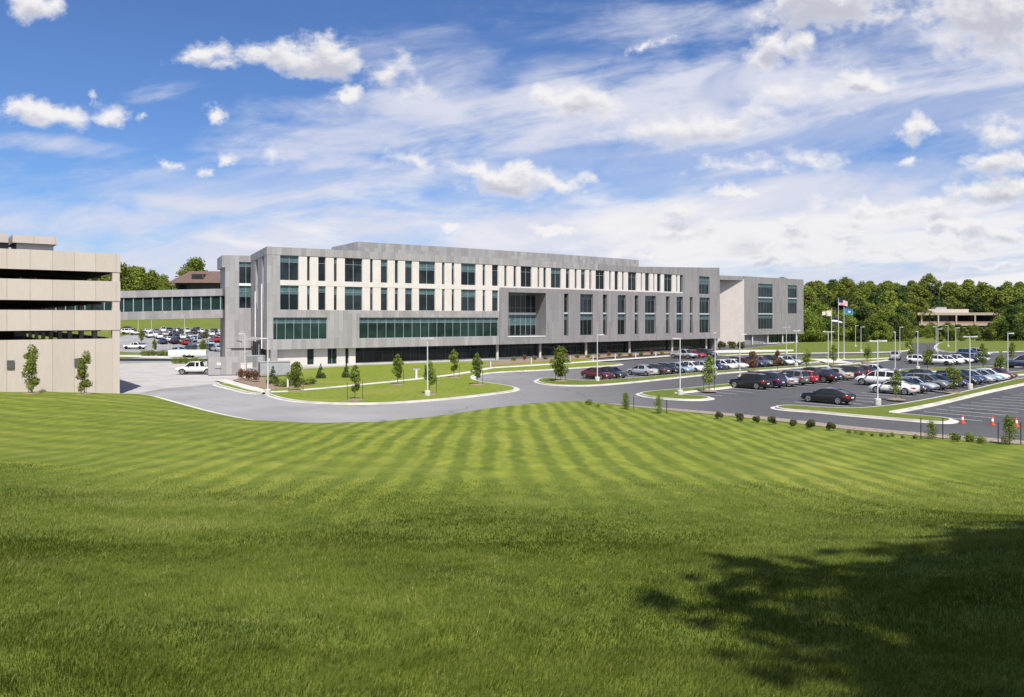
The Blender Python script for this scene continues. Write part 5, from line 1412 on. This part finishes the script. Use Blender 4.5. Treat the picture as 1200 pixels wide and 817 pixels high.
def car_meshes(kind):
    d = {}
    # lower body as a loft, smoothed
    bm = bmesh.new(); rings = []
    for x, zb, zs, zt, w in LOWER[kind]:
        zm = zb+(zs-zb)*.55
        half = [(0, zb), (w*.82, zb), (w*.97, zb+.10), (w, zm), (w*.955, zs), (w*.82, zs+(zt-zs)*.6), (w*.45, zt), (0, zt+.008)]
        ring_ = [(x, y, z) for y, z in half]+[(x, -y, z) for y, z in half[-2:0:-1]]
        rings.append([bm.verts.new(p) for p in ring_])
    for a, b in zip(rings, rings[1:]):
        n = len(a)
        for i in range(n): bm.faces.new((a[i], a[(i+1) % n], b[(i+1) % n], b[i]))
    bm.faces.new(rings[0]); bm.faces.new(list(reversed(rings[-1])))
    bmesh.ops.recalc_face_normals(bm, faces=bm.faces)
    # roof skin and pillars on the cabin
    C_ = CABIN[kind]; i0, i1 = ROOF[kind]
    def pt(i, side, top, up=0.0, out=0.0):
        x, zb, zt, wb, wt = C_[i]
        return (x, side*((wt if top else wb)+out), (zt if top else zb)+up)
    def quad(ps):
        f = bm.faces.new([bm.verts.new(p) for p in ps]); return f
    for i in range(i0, i1):
        e = .018
        for s0, s1 in ((-1, -.5), (-.5, .5), (.5, 1)):
            def rp(i, s): 
                x, zb, zt, wb, wt = C_[i]; return (x, s*(wt+.01), zt+e+(.02 if abs(s) < 1 else -.02))
            quad([rp(i, s0), rp(i, s1), rp(i+1, s1), rp(i+1, s0)])
    def lerp(a, b, t): return tuple(a[k]+(b[k]-a[k])*t for k in range(3))
    n = len(C_)-1
    for s in (-1, 1):
        o = .012
        def pillar(i, wid, j=None):
            a = pt(i, s, True, 0, o); b = pt(i, s, False, 0, o)
            quad([(a[0]-wid, a[1], a[2]), (a[0]+wid, a[1], a[2]), (b[0]+wid, b[1], b[2]), (b[0]-wid, b[1], b[2])])
        # A pillar, C pillar along the sloping edges
        a, b = pt(i1, s, True, .0, o), pt(n, s, True, .0, o)
        quad([a, (a[0]-.10, a[1], a[2]), (b[0]-.12, b[1]+s*.02, b[2]), b])
        quad([a, b, (b[0], b[1]-s*.07, b[2]+.012), (a[0], a[1]-s*.07, a[2]+.02)])
        a, b = pt(i0, s, True, 0, o), pt(0, s, True, 0, o)
        cw = .28 if kind in ('sedan', 'coupe') else .16
        c2 = pt(i0, s, False, 0, o); 
        quad([a, (a[0]+cw*.6, a[1], a[2]), lerp(pt(i0, s, False, 0, o), pt(i0+1, s, False, 0, o), .1 if kind in ('sedan', 'coupe') else .12), (b[0], b[1]+s*.02, b[2])])
        quad([a, b, (b[0], b[1]-s*.08, b[2]+.012), (a[0], a[1]-s*.06, a[2]+.02)])
        if kind != 'coupe': pillar(i0+2 if kind != 'pickup' else i0+1, .055)
        if kind == 'suv': pillar(i0+1, .06)
        # roof rail edge
        for i in range(i0, i1):
            a, b = pt(i, s, True, -.05, .014), pt(i+1, s, True, -.05, .014)
            quad([a, b, (b[0], b[1]-s*.005, b[2]+.06), (a[0], a[1]-s*.005, a[2]+.06)])
    # bed walls on the pickup
    if kind == 'pickup':
        pass
    for f in bm.faces: f.smooth = True
    # dark wheel arches, sills and lower trim
    xr, xf, rw = WHEEL[kind]
    wv = max(l[4] for l in LOWER[kind])
    for xx in (xr, xf):
        wl = np.interp(xx, [l[0] for l in LOWER[kind]], [l[4] for l in LOWER[kind]])
        for s in (-1, 1):
            ring_ = []
            N = 18
            c = bm.verts.new((xx, s*(wl+.004), rw))
            vs = [bm.verts.new((xx+math.cos(t)*(rw+.075), s*(wl+.004), rw+math.sin(t)*(rw+.075))) for t in [math.pi*1.08*k/N-.04*math.pi for k in range(N+1)]]
            for a, b in zip(vs, vs[1:]):
                f = bm.faces.new((c, a, b)); f.material_index = 1
    for s in (-1, 1):
        f = quad([(xr+rw, s*(wv-.01), .19), (xf-rw, s*(wv-.01), .19), (xf-rw, s*(wv-.005), .33), (xr+rw, s*(wv-.005), .33)]); f.material_index = 1
        # door seams and handles
        for xx in ((-.85, .12, 1.0) if kind != 'coupe' else (-.6, .95)):
            w_ = np.interp(xx, [l[0] for l in LOWER[kind]], [l[4] for l in LOWER[kind]])
            zs = np.interp(xx, [l[0] for l in LOWER[kind]], [l[2] for l in LOWER[kind]])
            f = quad([(xx-.012, s*(w_*.99+.006), .36), (xx+.012, s*(w_*.99+.006), .36), (xx+.012, s*(w_*.965+.006), zs), (xx-.012, s*(w_*.965+.006), zs)]); f.material_index = 1
    # grille and lower bumper
    l = LOWER[kind]
    xf_ = l[-1][0]
    f = quad([(xf_+.004, -.42, l[-1][1]+.03), (xf_+.004, .42, l[-1][1]+.03), (xf_-.0+.004, .42, l[-1][3]-.02), (xf_+.004, -.42, l[-1][3]-.02)]); f.material_index = 1
    me = bpy.data.meshes.new('body'); bm.to_mesh(me); bm.free(); me.materials.append(M['black_trim']); me.materials.append(M['black_trim'])
    d['body'] = me
    # glass house
    m = MB()
    rg = []
    for x, zb, zt, wb, wt in C_: rg.append([(x, -wb, zb-.06), (x, -wt, zt), (x, wt, zt), (x, wb, zb-.06)])
    for a, b in zip(rg, rg[1:]):
        for i in range(3): m.face([a[i], a[i+1], b[i+1], b[i]])
    m.face(rg[0]); m.face(list(reversed(rg[-1])))
    d['window'] = m.mesh('window', M['glass_car'], False, True)
    r = rw
    m = MB()
    prof = [(0, -.1), (r*.92, -.1), (r, -.07), (r, .07), (r*.92, .105), (r*.66, .108)]
    for (r0, z0), (r1, z1) in zip(prof, prof[1:]):
        for k in range(20):
            a, b = 2*math.pi*k/20, 2*math.pi*(k+1)/20
            P = lambda rr, zz, t: (rr*math.cos(t), -zz, rr*math.sin(t))
            m.face([P(r0, z0, a), P(r0, z0, b), P(r1, z1, b), P(r1, z1, a)])
    d['wheel'] = m.mesh('wheel', M['tyre'], True, True)
    m = MB()
    for k in range(5):
        a = 2*math.pi*k/5
        for s0, s1 in (((a-.22), (a+.22)),):
            p = lambda rr, t: (rr*math.cos(t), -.112, rr*math.sin(t))
            m.face([p(.04, a-.8), p(r*.66, s0), p(r*.66, s1), p(.04, a+.8)])
    for k in range(20):
        a, b = 2*math.pi*k/20, 2*math.pi*(k+1)/20
        p = lambda rr, t: (rr*math.cos(t), -.113, rr*math.sin(t)); m.face([p(r*.58, a), p(r*.58, b), p(r*.70, b), p(r*.70, a)])
    d['rim'] = m.mesh('rim', M['rim'])
    # lamps
    xs = [q[0] for q in l]
    def lamp(name, x0, x1, y0, y1, z0, z1, mat, front):
        m = MB(); 
        for s in (1,):
            m.face([(x0, y0, z0), (x1, y1, z0), (x1, y1, z1), (x0, y0, z1)]); m.face([(x1, y1, z0), (x1-.35*front, y1+.075, z0+.02), (x1-.35*front, y1+.075, z1), (x1, y1, z1)])
        return m.mesh(name, mat)
    fz = l[-2][2]; bz = l[1][2]
    d['headlight'] = lamp('headlight', l[-1][0]-.02, l[-2][0]+.03, l[-1][4]*.72, l[-2][4]*.985, fz-.17, fz-.03, M['headlamp'], 1)
    tz0 = bz-.27 if kind != 'suv' else bz-.30
    d['taillight'] = lamp('taillight', l[0][0]-.02 if kind in ('sedan','coupe') else l[1][0]-.05, l[1][0]-.035, l[0][4]*.85, l[1][4]*.99, tz0, bz-.06, M['taillamp'], -1)
    m = MB(); m.face([(l[0][0]-.02, -.24, l[0][1]+.12), (l[0][0]-.02, .24, l[0][1]+.12), (l[0][0]-.02, .24, l[0][1]+.24), (l[0][0]-.02, -.24, l[0][1]+.24)])
    d['number_plate'] = m.mesh('number_plate', M['reflective'])
    m = MB(); 
    m.box(.78, .92, -.09, .09, -.055, .06); d['mirror'] = m.mesh('mirror', M['black_trim'])
    if kind == 'pickup':
        m = MB(); m.box(-2.7, -.8, -.78, .78, 1.095, 1.118); d['cargo_bed'] = m.mesh('cargo_bed', M['black_trim'])
    return d
CARS = {k: car_meshes(k) for k in LOWER}
def mirrored(me):
    m2 = me.copy(); m2.transform(Matrix.Scale(-1, 4, (0, 1, 0))); m2.flip_normals(); return m2
for k in CARS:
    for q in ('headlight', 'taillight'): CARS[k][q+'_r'] = mirrored(CARS[k][q])
    CARS[k]['wheel_r'] = mirrored(CARS[k]['wheel']); CARS[k]['rim_r'] = mirrored(CARS[k]['rim'])
KIND = {'sedan': ('sedan', 1, 1, 1), 'suv': ('suv', 1, 1, 1), 'hatchback': ('suv', .90, .95, .90), 'minivan': ('suv', 1.08, 1.03, 1.04), 'pickup truck': ('pickup', 1, 1, 1), 'coupe': ('coupe', 1, 1, 1), 'van': ('suv', 1.15, 1.08, 1.22)}
NAME = {'suv': 'sport_utility_vehicle', 'pickup truck': 'pickup_truck'}
CAT = {'suv': 'sport utility vehicle'}
def car(kind, colour, x, y, ang, label, group, detail=2, z=None, tilt=0):
    k, sx, sy, sz = KIND[kind]; D = CARS[k]
    r = empty(NAME.get(kind, kind), (x, y, (H(x, y)+.03 if z is None else z)), ang)
    if tilt: r.rotation_euler = (0, 0, ang)
    r.scale = (sx, sy, sz)
    tag(r, label, CAT.get(kind, kind), group)
    b = link(bpy.data.objects.new('body', D['body']), r)
    b.material_slots[0].link = 'OBJECT'; b.material_slots[0].material = paint(colour)
    link(bpy.data.objects.new('window', D['window']), r)
    xr, xf, rw = WHEEL[k]
    for xx in (xr, xf):
        wl = float(np.interp(xx, [l[0] for l in LOWER[k]], [l[4] for l in LOWER[k]]))
        for s in (-1, 1):
            w = link(bpy.data.objects.new('wheel', D['wheel' if s < 0 else 'wheel_r']), r); w.location = (xx, s*(wl-.085), rw)
            if detail > 1: link(bpy.data.objects.new('rim', D['rim' if s < 0 else 'rim_r']), w)
    if detail > 0:
        for q in ('headlight', 'taillight'):
            for e in ('', '_r'): link(bpy.data.objects.new(q, D[q+e]), r)
    if detail > 1:
        link(bpy.data.objects.new('number_plate', D['number_plate']), r)
        for s in (-1, 1):
            o = link(bpy.data.objects.new('mirror', D['mirror']), r); o.location = (0, s*(LOWER[k][5][4]+.03), LOWER[k][5][2]+.12)
    if 'cargo_bed' in D: link(bpy.data.objects.new('cargo_bed', D['cargo_bed']), r)
    return r
AV = math.atan2(V[1], V[0])         # nose away from the viewer
def row(base, items, where, group, off=0.0, step=2.75):
    """items: (bay number, kind, colour, nose: +1 away / -1 towards the viewer)"""
    for n, (k, kind, colour, nose) in enumerate(items):
        x, y = uv_pt(base, k*step, off+rnd.uniform(-.25, .25))
        what = {'suv': 'suv'}.get(kind, kind)
        car(kind, colour, x, y, AV+(0 if nose > 0 else math.pi)+rnd.uniform(-.02, .02), f'{colour} {what}, {names[n]} from left in {where}', group)
names += ['sixteenth', 'seventeenth', 'eighteenth', 'nineteenth', 'twentieth', 'twenty-first', 'twenty-second', 'twenty-third', 'twenty-fourth', 'twenty-fifth']
# the row along the building's verge
row(uv_pt(ROW1, 0, 0), [(-2.55,'sedan','dark red',-1),(-1.6,'sedan','dark grey',-1),(.75,'sedan','silver',1),(1.75,'sedan','dark grey',1),(2.75,'sedan','black',-1),(3.75,'sedan','light blue',-1),(4.8,'hatchback','white',-1),(5.8,'sedan','silver',-1),(6.8,'sedan','navy',-1),(7.8,'sedan','white',-1),(8.8,'sedan','white',-1),(9.8,'suv','dark red',-1),(10.8,'suv','navy',-1),(11.8,'suv','grey',-1),(12.8,'minivan','black',-1),(13.8,'sedan','white',-1),(14.8,'sedan','silver',-1)],
    'the row nearest the office', 'cars in the row nearest the office', 2.9)
# middle row, seen from behind
row(ROW2, [(0,'suv','black',1),(1,'minivan','navy',1),(2,'sedan','silver',1),(3,'suv','grey',1),(4,'hatchback','red',1),(5,'pickup truck','black',1),(6,'sedan','navy',1),(7,'sedan','beige',1),(8,'suv','dark grey',1),(9,'suv','dark red',1),(10,'sedan','black',1),(11.1,'hatchback','white',-1)],
    'the middle car row', 'cars in the middle row')
x, y = gp(970, 472.2)
car('coupe', 'black', x, y, AV, 'glossy black coupe parked alone at the near end of the car park', 'cars in the near row')
row(ROW3, [(0,'coupe','white',1),(1,'sedan','dark grey',-1),(2,'sedan','silver',-1),(3,'suv','grey',-1),(4,'sedan','black',-1),(5,'sedan','navy',-1),(6,'suv','black',-1),(7,'suv','navy',-1),(8,'sedan','silver',-1),(9,'sedan','light blue',-1),(10,'sedan','white',-1),(11,'sedan','dark red',-1)],
    'the near row beyond the lone black coupe', 'cars in the near row')
# the row nose to nose with it
row(uv_pt(ROW3, 0, 5.6), [(3.1,'minivan','white',1),(4.1,'suv','dark grey',1),(5.1,'sedan','black',1),(7.2,'sedan','dark grey',1)], 'the half hidden row behind the near row', 'cars behind the near row')
# two beside the building
for px, py, kind, colour, lab, nose in ((801,420.3,'pickup truck','silver','silver pickup truck parked beside the dark glazed ground floor',-1),(814,419.4,'sedan','red','low red sedan half hidden behind the silver pickup truck',-1),(827,418.3,'suv','dark grey','dark grey suv at the end of the glazing, right of the silver pickup',-1)):
    x, y = gp(px, py); car(kind, colour, x, y, AV+math.pi, lab, 'cars beside the office entrance')
# cars further away on the right
for px, py, kind, colour, ang, lab in (
   (1049,421.8,'suv','silver',AV-1.2,'silver and black sport utility vehicle driving out beside the flagpole verge'),
   (1078,426.5,'hatchback','white',AV+math.pi,'white hatchback, left of the far white cars, half behind a sapling'),
   (1101,428,'suv','white',AV+math.pi,'white sport utility vehicle in the far row, in the middle of the white cars'),
   (1112,427,'sedan','white',AV+math.pi,'white sedan right behind the far white sport utility vehicle'),
   (1123,425.6,'sedan','white',AV+math.pi,'white sedan left of the far navy sport utility vehicle'),
   (1132,425,'suv','navy',AV+math.pi,'navy sport utility vehicle in the far row behind the double armed lamp'),
   (1143,424,'sedan','silver',AV+math.pi,'silver sedan in the far row right of the navy vehicle'),
   (1137,419,'suv','blue',AV+math.pi,'blue vehicle in the last row, its roof showing over the far navy one'),
   (1146,418,'minivan','silver',AV+math.pi,'silver minivan in the last row, right of the blue roof'),
   (1199,431.5,'van','navy',AV+.4,'dark blue van cut by the right edge of the picture')):
    x, y = gp(px, py); car(kind, colour, x, y, ang, lab, 'cars in the far right car park', 1)
# the far car park seen under the skybridge
FAR = (
   (168,393.5,'sedan','grey',2.2),(181,394.5,'sedan','white',2.2),(199,392,'sedan','silver',2.2),(206,397.5,'sedan','navy',2.2),(213,397.5,'sedan','white',2.2),(238,396,'suv','dark grey',2.2),(241,391.5,'sedan','silver',2.2),(250,391.5,'suv','black',2.2),(246,405.5,'sedan','silver',2.2),(236,407,'sedan','white',2.2),(226,406,'suv','grey',2.2),(172,390.5,'sedan','white',2.2),(190,389.5,'suv','white',2.2),(208,389.3,'sedan','silver',2.2),(230,389.6,'suv','navy',2.2),
   (151,391.5,'suv','white',.3),(161,392.5,'sedan','beige',.4),(150,388,'sedan','black',.2),(158,409.5,'pickup truck','white',0.0),(175,395.5,'suv','white',2.2),(186,397,'suv','white',2.2),(193,394,'sedan','silver',2.2),(190.5,403,'sedan','navy',2.3),
   (197,400.5,'sedan','white',2.3),(204,403,'suv','black',2.3),(210,392.5,'minivan','dark green',2.2),(203,394,'suv','dark grey',2.2),(216.5,404,'hatchback','red',2.3),(222.5,396.5,'sedan','silver',2.2),(227.5,399.5,'sedan','light blue',2.2),(232,402,'suv','silver',2.2),
   (218,390.5,'suv','white',2.2),(226,391.5,'sedan','dark grey',2.2),(246.5,394,'suv','white',2.2),(251,401,'suv','red',2.2),(258,393.5,'sedan','white',2.2),(258,401,'sedan','red',2.2),
   (208,414.5,'sedan','light blue',2.6),(222,413,'suv','dark green',2.4),(244,411,'suv','navy',2.3),(254,412,'sedan','silver',2.3),(262,409.5,'suv','black',2.3),(183,391,'sedan','grey',2.2),(198,389.5,'sedan','black',2.2),(236,391,'sedan','white',2.2))
side_of = lambda py: 'back' if py < 393 else ('middle' if py < 406 else 'front')
rank = {k: sorted((j for j in range(len(FAR)) if side_of(FAR[j][1]) == side_of(FAR[k][1])), key=lambda j: FAR[j][0]).index(k) for k in range(len(FAR))}
for k, (px, py, kind, colour, ang) in enumerate(FAR):
    x, y = gph(px, py)
    special = {18: 'white pickup truck facing right at the left end of the far car park', 27: 'bright red hatchback in the middle of the far car park', 22: 'navy sedan nose out in front of the white cars of the far car park', 24: 'black sport utility vehicle left of the red hatchback'}
    side = side_of(py)
    lab = special.get(k) or f'{colour} {kind}, {names[rank[k]]} from left in the {side} row seen under the skybridge'
    car(kind, colour, x, y, ang, lab, 'cars in the far car park under the skybridge', 1)
x, y = gp(231, 438.8); car('pickup truck', 'white', x, y, math.pi+.05, 'white pickup truck driving out beside the grey enclosure', None)
# a few cars parked just inside the open garage decks
for k, (dx, z, kind, colour, lab) in enumerate(((-6.5, 7.4, 'sedan', 'silver', 'silver sedan inside the lowest open garage deck, nearest the right corner'), (-9.4, 7.4, 'suv', 'dark grey', 'dark suv inside the lowest open garage deck, left of the silver sedan'),
    (-5.0, 4.45, 'suv', 'navy', None), (-8.0, 10.4, 'suv', 'white', 'white suv inside the middle open garage deck'), (-12.5, 13.4, 'suv', 'black', None), (-11.0, 10.4, 'minivan', 'dark red', 'dark red minivan inside the middle open garage deck, left of the white suv'))):
    if not lab: continue
    u = (.79, .613); v = (-.613, .79)
    car(kind, colour, -40.8+u[0]*dx+v[0]*3.6, 80+u[1]*dx+v[1]*3.6, math.atan2(v[1], v[0]), lab, 'cars inside the garage', 1, z+.005)
# long white trailer behind the ornamental grass
def trailer():
    x, y = gp(221, 419.2)
    r = empty('box_trailer', (x, y, .0), .12); tag(r, 'long white box trailer parked behind the ornamental grasses, below the far car park', 'trailer')
    m = MB(); m.box(-3.6, 3.6, -1.1, 1.1, .5, 1.55); m.build('body', M['white_metal'], r)
    for xx in (-.5, .5):
        
        for ya in (-1.1, .9): m = MB(); m.tube((xx, ya, .36), (xx, ya+.2, .36), .36, .36, 14); m.build('wheel', M['tyre'], r)
    m = MB(); m.box(-4.8, -3.602, -.08, .08, .45, .55); m.build('tow_bar', M['dark'], r)
trailer()

# ------------------------------------------------------------------ lamps, flags, cones, bollards
def lamp_meshes():
    d = {}
    m = MB(); m.lathe([(.068, .5), (.048, 5.85), (0, 5.86)], 12); d['pole'] = m.mesh('pole', M['lamp_paint'], True)
    m = MB(); m.lathe([(.30, -.1), (.30, .44), (.27, .5), (0, .501)], 18); d['base'] = m.mesh('base', M['concrete'])
    m = MB(); m.prism([(.06, -.11), (.80, -.15), (.80, .15), (.06, .11)], [5.70]*4, [5.78, 5.84, 5.84, 5.78]); d['lamp_head'] = m.mesh('lamp_head', M['lamp_paint'])
    return d
LM = lamp_meshes()
def lamp(px, py, kind, label, arm=None, top=None):
    if arm is None: arm = math.pi
    x, y = gp(px, py)
    z = .12
    r = empty('street_lamp', (x, y, z)); tag(r, label, 'street lamp', 'car park lamps')
    if top: r.scale = (1, 1, (EYE-(top-HZ)*y/FL)/5.95)
    link(bpy.data.objects.new('pole', LM['pole']), r); link(bpy.data.objects.new('base', LM['base']), r)
    for k in range(2 if kind == 2 else 1):
        o = link(bpy.data.objects.new('lamp_head', LM['lamp_head']), r); o.rotation_euler = (0, 0, arm+k*math.pi)
for a in (
 (314,463,1,'lamp post at the near corner of the lawn, left of the bushy young tree',math.pi+.1),
 (287,443,1,'lamp post behind the electrical cabinets, close to the building corner',math.pi),
 (501,465,2,'tall lamp post on the front lawn against the dark glazing',.95),
 (700,447.5,1,'lamp post right beside the dark red sedan',0.1),
 (797,464,1,'lamp post on the grass island left of the black sport utility vehicle',math.pi),
 (838,440,2,'thin lamp post among cars before the pale gateway wall, left of the russet tree',1.3),
 (867,446,1,'lamp post directly behind the black sport utility vehicle',.1),
 (921.5,415.5,2,'farther of two lamp posts in front of the east block, on the lawn',AV),
 (933,430,2,'nearer of two lamp posts in front of the east block, in the verge',.5),
 (970.5,434.5,2,'double armed lamp post left of the flagpoles',0.0),
 (1028.5,475,2,'large double armed lamp post on the near verge left of the white coupe',0.0),
 (1049,437,1,'lamp post between the middle row and the white coupe, seen end on',1.3),
 (1054.5,414,1,'lamp post behind the departing silver vehicle',.2),
 (1009,413,1,'right one of two lamp posts at the edge of the wood beyond the flags',.2),
 (1002.5,407,1,'left one of two lamp posts at the edge of the wood beyond the flags',.2),
 (1075.5,434,1,'lamp post left of the far white cars, with a small bright sign behind it',1.4),
 (1097,412,1,'lamp post under the left bays of the tan office block',math.pi),
 (1099,422,1,'lamp post rising over the far white vehicles',.1),
 (1111,407,1,'yellowish lamp post in the bushes under the tan office block',math.pi),
 (1120,417,1,'lamp post left of the far navy vehicle',.1),
 (1136.5,456,2,'double armed lamp post in front of the near row, at the dark vehicles',0.0),
 (1181,441.5,1,'lamp post by the far road near the right edge of the picture',.1)):
    lamp(*a)
for px, py, lab in ((162,391,'thin lamp post under the left end of the skybridge'),(177.5,392,'thin lamp post under the skybridge, second from the left'),(216.3,391.5,'thin lamp post under the middle of the skybridge')):
    x, y = gph(px, py); r = empty('street_lamp', (x, y, H(x, y))); tag(r, lab, 'street lamp', 'lamps of the far car park'); r.scale = (1, 1, 1.25)
    for q in ('pole', 'base', 'lamp_head'): link(bpy.data.objects.new(q, LM[q]), r)

def flags():
    y0 = None
    m_red = flat('flag_red', (.42, .03, .05), .8); m_white = flat('flag_white', (.74, .72, .70), .8); m_blue = flat('flag_navy', (.02, .03, .13), .8)
    m_tan = flat('flag_cream', (.60, .55, .42), .8); m_sky = flat('flag_blue', (.035, .14, .34), .8); m_grn = flat('flag_green', (.05, .28, .22), .8); m_dk = flat('flag_black', (.03, .03, .05), .8)
    def cloth(w, h, paintf, mats, ang, seed):
        m = MB(); nx, ny = 20, 13
        def P(i, j):
            u = i/nx; x = w*u*(.92); yy = .28*math.sin(u*7+seed)*u+.1*math.sin(u*15+j*.3)*u; z = -h*j/ny-.30*w*u*u*.5
            return (x*math.cos(ang)-yy*math.sin(ang)+.07*math.cos(ang), x*math.sin(ang)+yy*math.cos(ang)+.07*math.sin(ang), z)
        for i in range(nx):
            for j in range(ny): m.face([P(i, j+1), P(i+1, j+1), P(i+1, j), P(i, j)], None, paintf(i/nx, j))
        return m.mesh('flag', mats, True, True)
    pole = lambda h: (lambda m: (m.lathe([(.09, 0), (.09, .3), (.075, 2), (.045, h), (0, h)], 10), m.lathe([(.0, h), (.09, h+.08), (0, h+.17)], 10), m.mesh('pole', M['lamp_paint'], True))[-1])(MB())
    for px, py, top, lab, fl in ((974.5,421.5,363,'left one of three white flagpoles, carrying a cream flag',('cream flag streaming left from the left flagpole', 1.9, 1.05, lambda u, j: 0 if j < 9 or u < .5 else 1, [m_tan, m_dk], math.pi-.1, 0)),
                              (982.5,421.5,350.5,'middle and tallest of three white flagpoles, carrying the stars and stripes',('red and white striped national flag with a navy canton, highest of the flags', 1.8, 1.05, lambda u, j: (2 if (u < .42 and j < 7) else (0 if j % 2 == 0 else 1)), [m_red, m_white, m_blue], -.15, 1.5)),
                              (989,421.5,360.5,'right one of three white flagpoles, carrying a blue flag',('bright blue flag with a green lower edge streaming right from the right flagpole', 2.0, 1.1, lambda u, j: 2 if (.35 < u < .6 and 4 < j < 9) else (1 if j > 9 else 0), [m_sky, m_grn, m_tan], .05, .7))):
        x, y = gp(px, py); h = EYE+(HZ-top)*y/FL
        r = empty('flagpole', (x, y, .1)); tag(r, lab, 'flagpole', 'flagpoles')
        link(bpy.data.objects.new('pole', pole(h)), r)
        m = MB(); m.lathe([(.35, -.05), (.35, .06), (.12, .12), (.1, .3)], 14); m.build('base', M['concrete'], r)
        o = link(bpy.data.objects.new('flag', cloth(*fl[1:]))); o.location = (x, y, .1+h-.25)
        tag(o, fl[0], 'flag', 'flags')
    # dark flag hanging behind, lower on the left pole
    x, y = gp(977, 421.5); o = link(bpy.data.objects.new('flag', cloth(2.2, 1.3, lambda u, j: 1 if 4 < j < 8 else 0, [m_dk, m_white], .1, 2.4))); o.location = (gp(974.5, 421.5)[0], y, .1+8.0)
    tag(o, 'dark flag with a pale middle hanging below the cream flag', 'flag', 'flags')
flags()

def cone_things():
    b = MB(); b.box(-.19, .19, -.19, .19, 0, .035); bme = b.mesh('base', M['orange'])
    c = MB(); c.lathe([(.145, .036), (.10, .30)], 18); c.lathe([(.10, .30), (.068, .50)], 18, mi=1); c.lathe([(.068, .50), (.03, .72), (0, .725)], 18); cme = c.mesh('cone', [M['orange'], M['reflective']], True)
    for px, py, lab in ((1128,496.4,'orange traffic cone with white band at the tip of the grass island'),(1163,498.4,'orange traffic cone standing between the other two'),(1191,500.4,'orange traffic cone behind the large staked tree')):
        x, y = gp(px, py); r = empty('traffic_cone', (x, y, .008), px); r.scale = (.98,)*3
        tag(r, lab, 'traffic cone', 'traffic cones')
        link(bpy.data.objects.new('base', bme), r); link(bpy.data.objects.new('cone', cme), r)
    m = MB(); m.lathe([(.09, 0), (.09, .78)], 14); pm = m.mesh('post', M['lamp_paint'], True)
    m = MB(); m.lathe([(.075, .781), (.075, .90)], 14); gm = m.mesh('lamp_lens', M['headlamp'], True)
    m = MB(); m.lathe([(.10, .901), (.11, 1.0), (0, 1.03)], 14); cm = m.mesh('cap', M['lamp_paint'], True)
    for k, (px, py) in enumerate(((575,432),(622.6,427.4),(668,424.2),(695,423.2),(721,421.8),(745,420.6),(768.5,419))):
        x, y = gp(px, py); r = empty('bollard_light', (x, y, .14)); tag(r, f'pale bollard light on the walk along the ground floor glazing, {names[k]} from the left', 'bollard light', 'bollard lights along the building walk')
        for q, me in (('post', pm), ('lamp_lens', gm), ('cap', cm)): link(bpy.data.objects.new(q, me), r)
    x, y = gp(488, 445); r = empty('site_sign', (x, y, .14), .15); tag(r, 'small pale T shaped post sign on the lawn beside the footpath', 'sign')
    m = MB(); m.box(-.1, .1, -.06, .06, 0, 1.12); m.build('post', M['white_metal'], r); m = MB(); m.box(-.42, .42, -.07, .07, 1.122, 1.3); m.build('panel', M['greybox'], r)
    x, y = gp(337.5, 455.5); r = empty('valve_post', (x, y, .14)); tag(r, 'short pale yellow post in the mulch bed in front of the bushy young tree', 'post')
    m = MB(); m.lathe([(.14, 0), (.14, .85)], 12); m.build('post', M['cream'], r); m = MB(); m.lathe([(.155, .852), (.12, .98), (0, 1.0)], 12); m.build('cap', M['cream'], r)
cone_things()
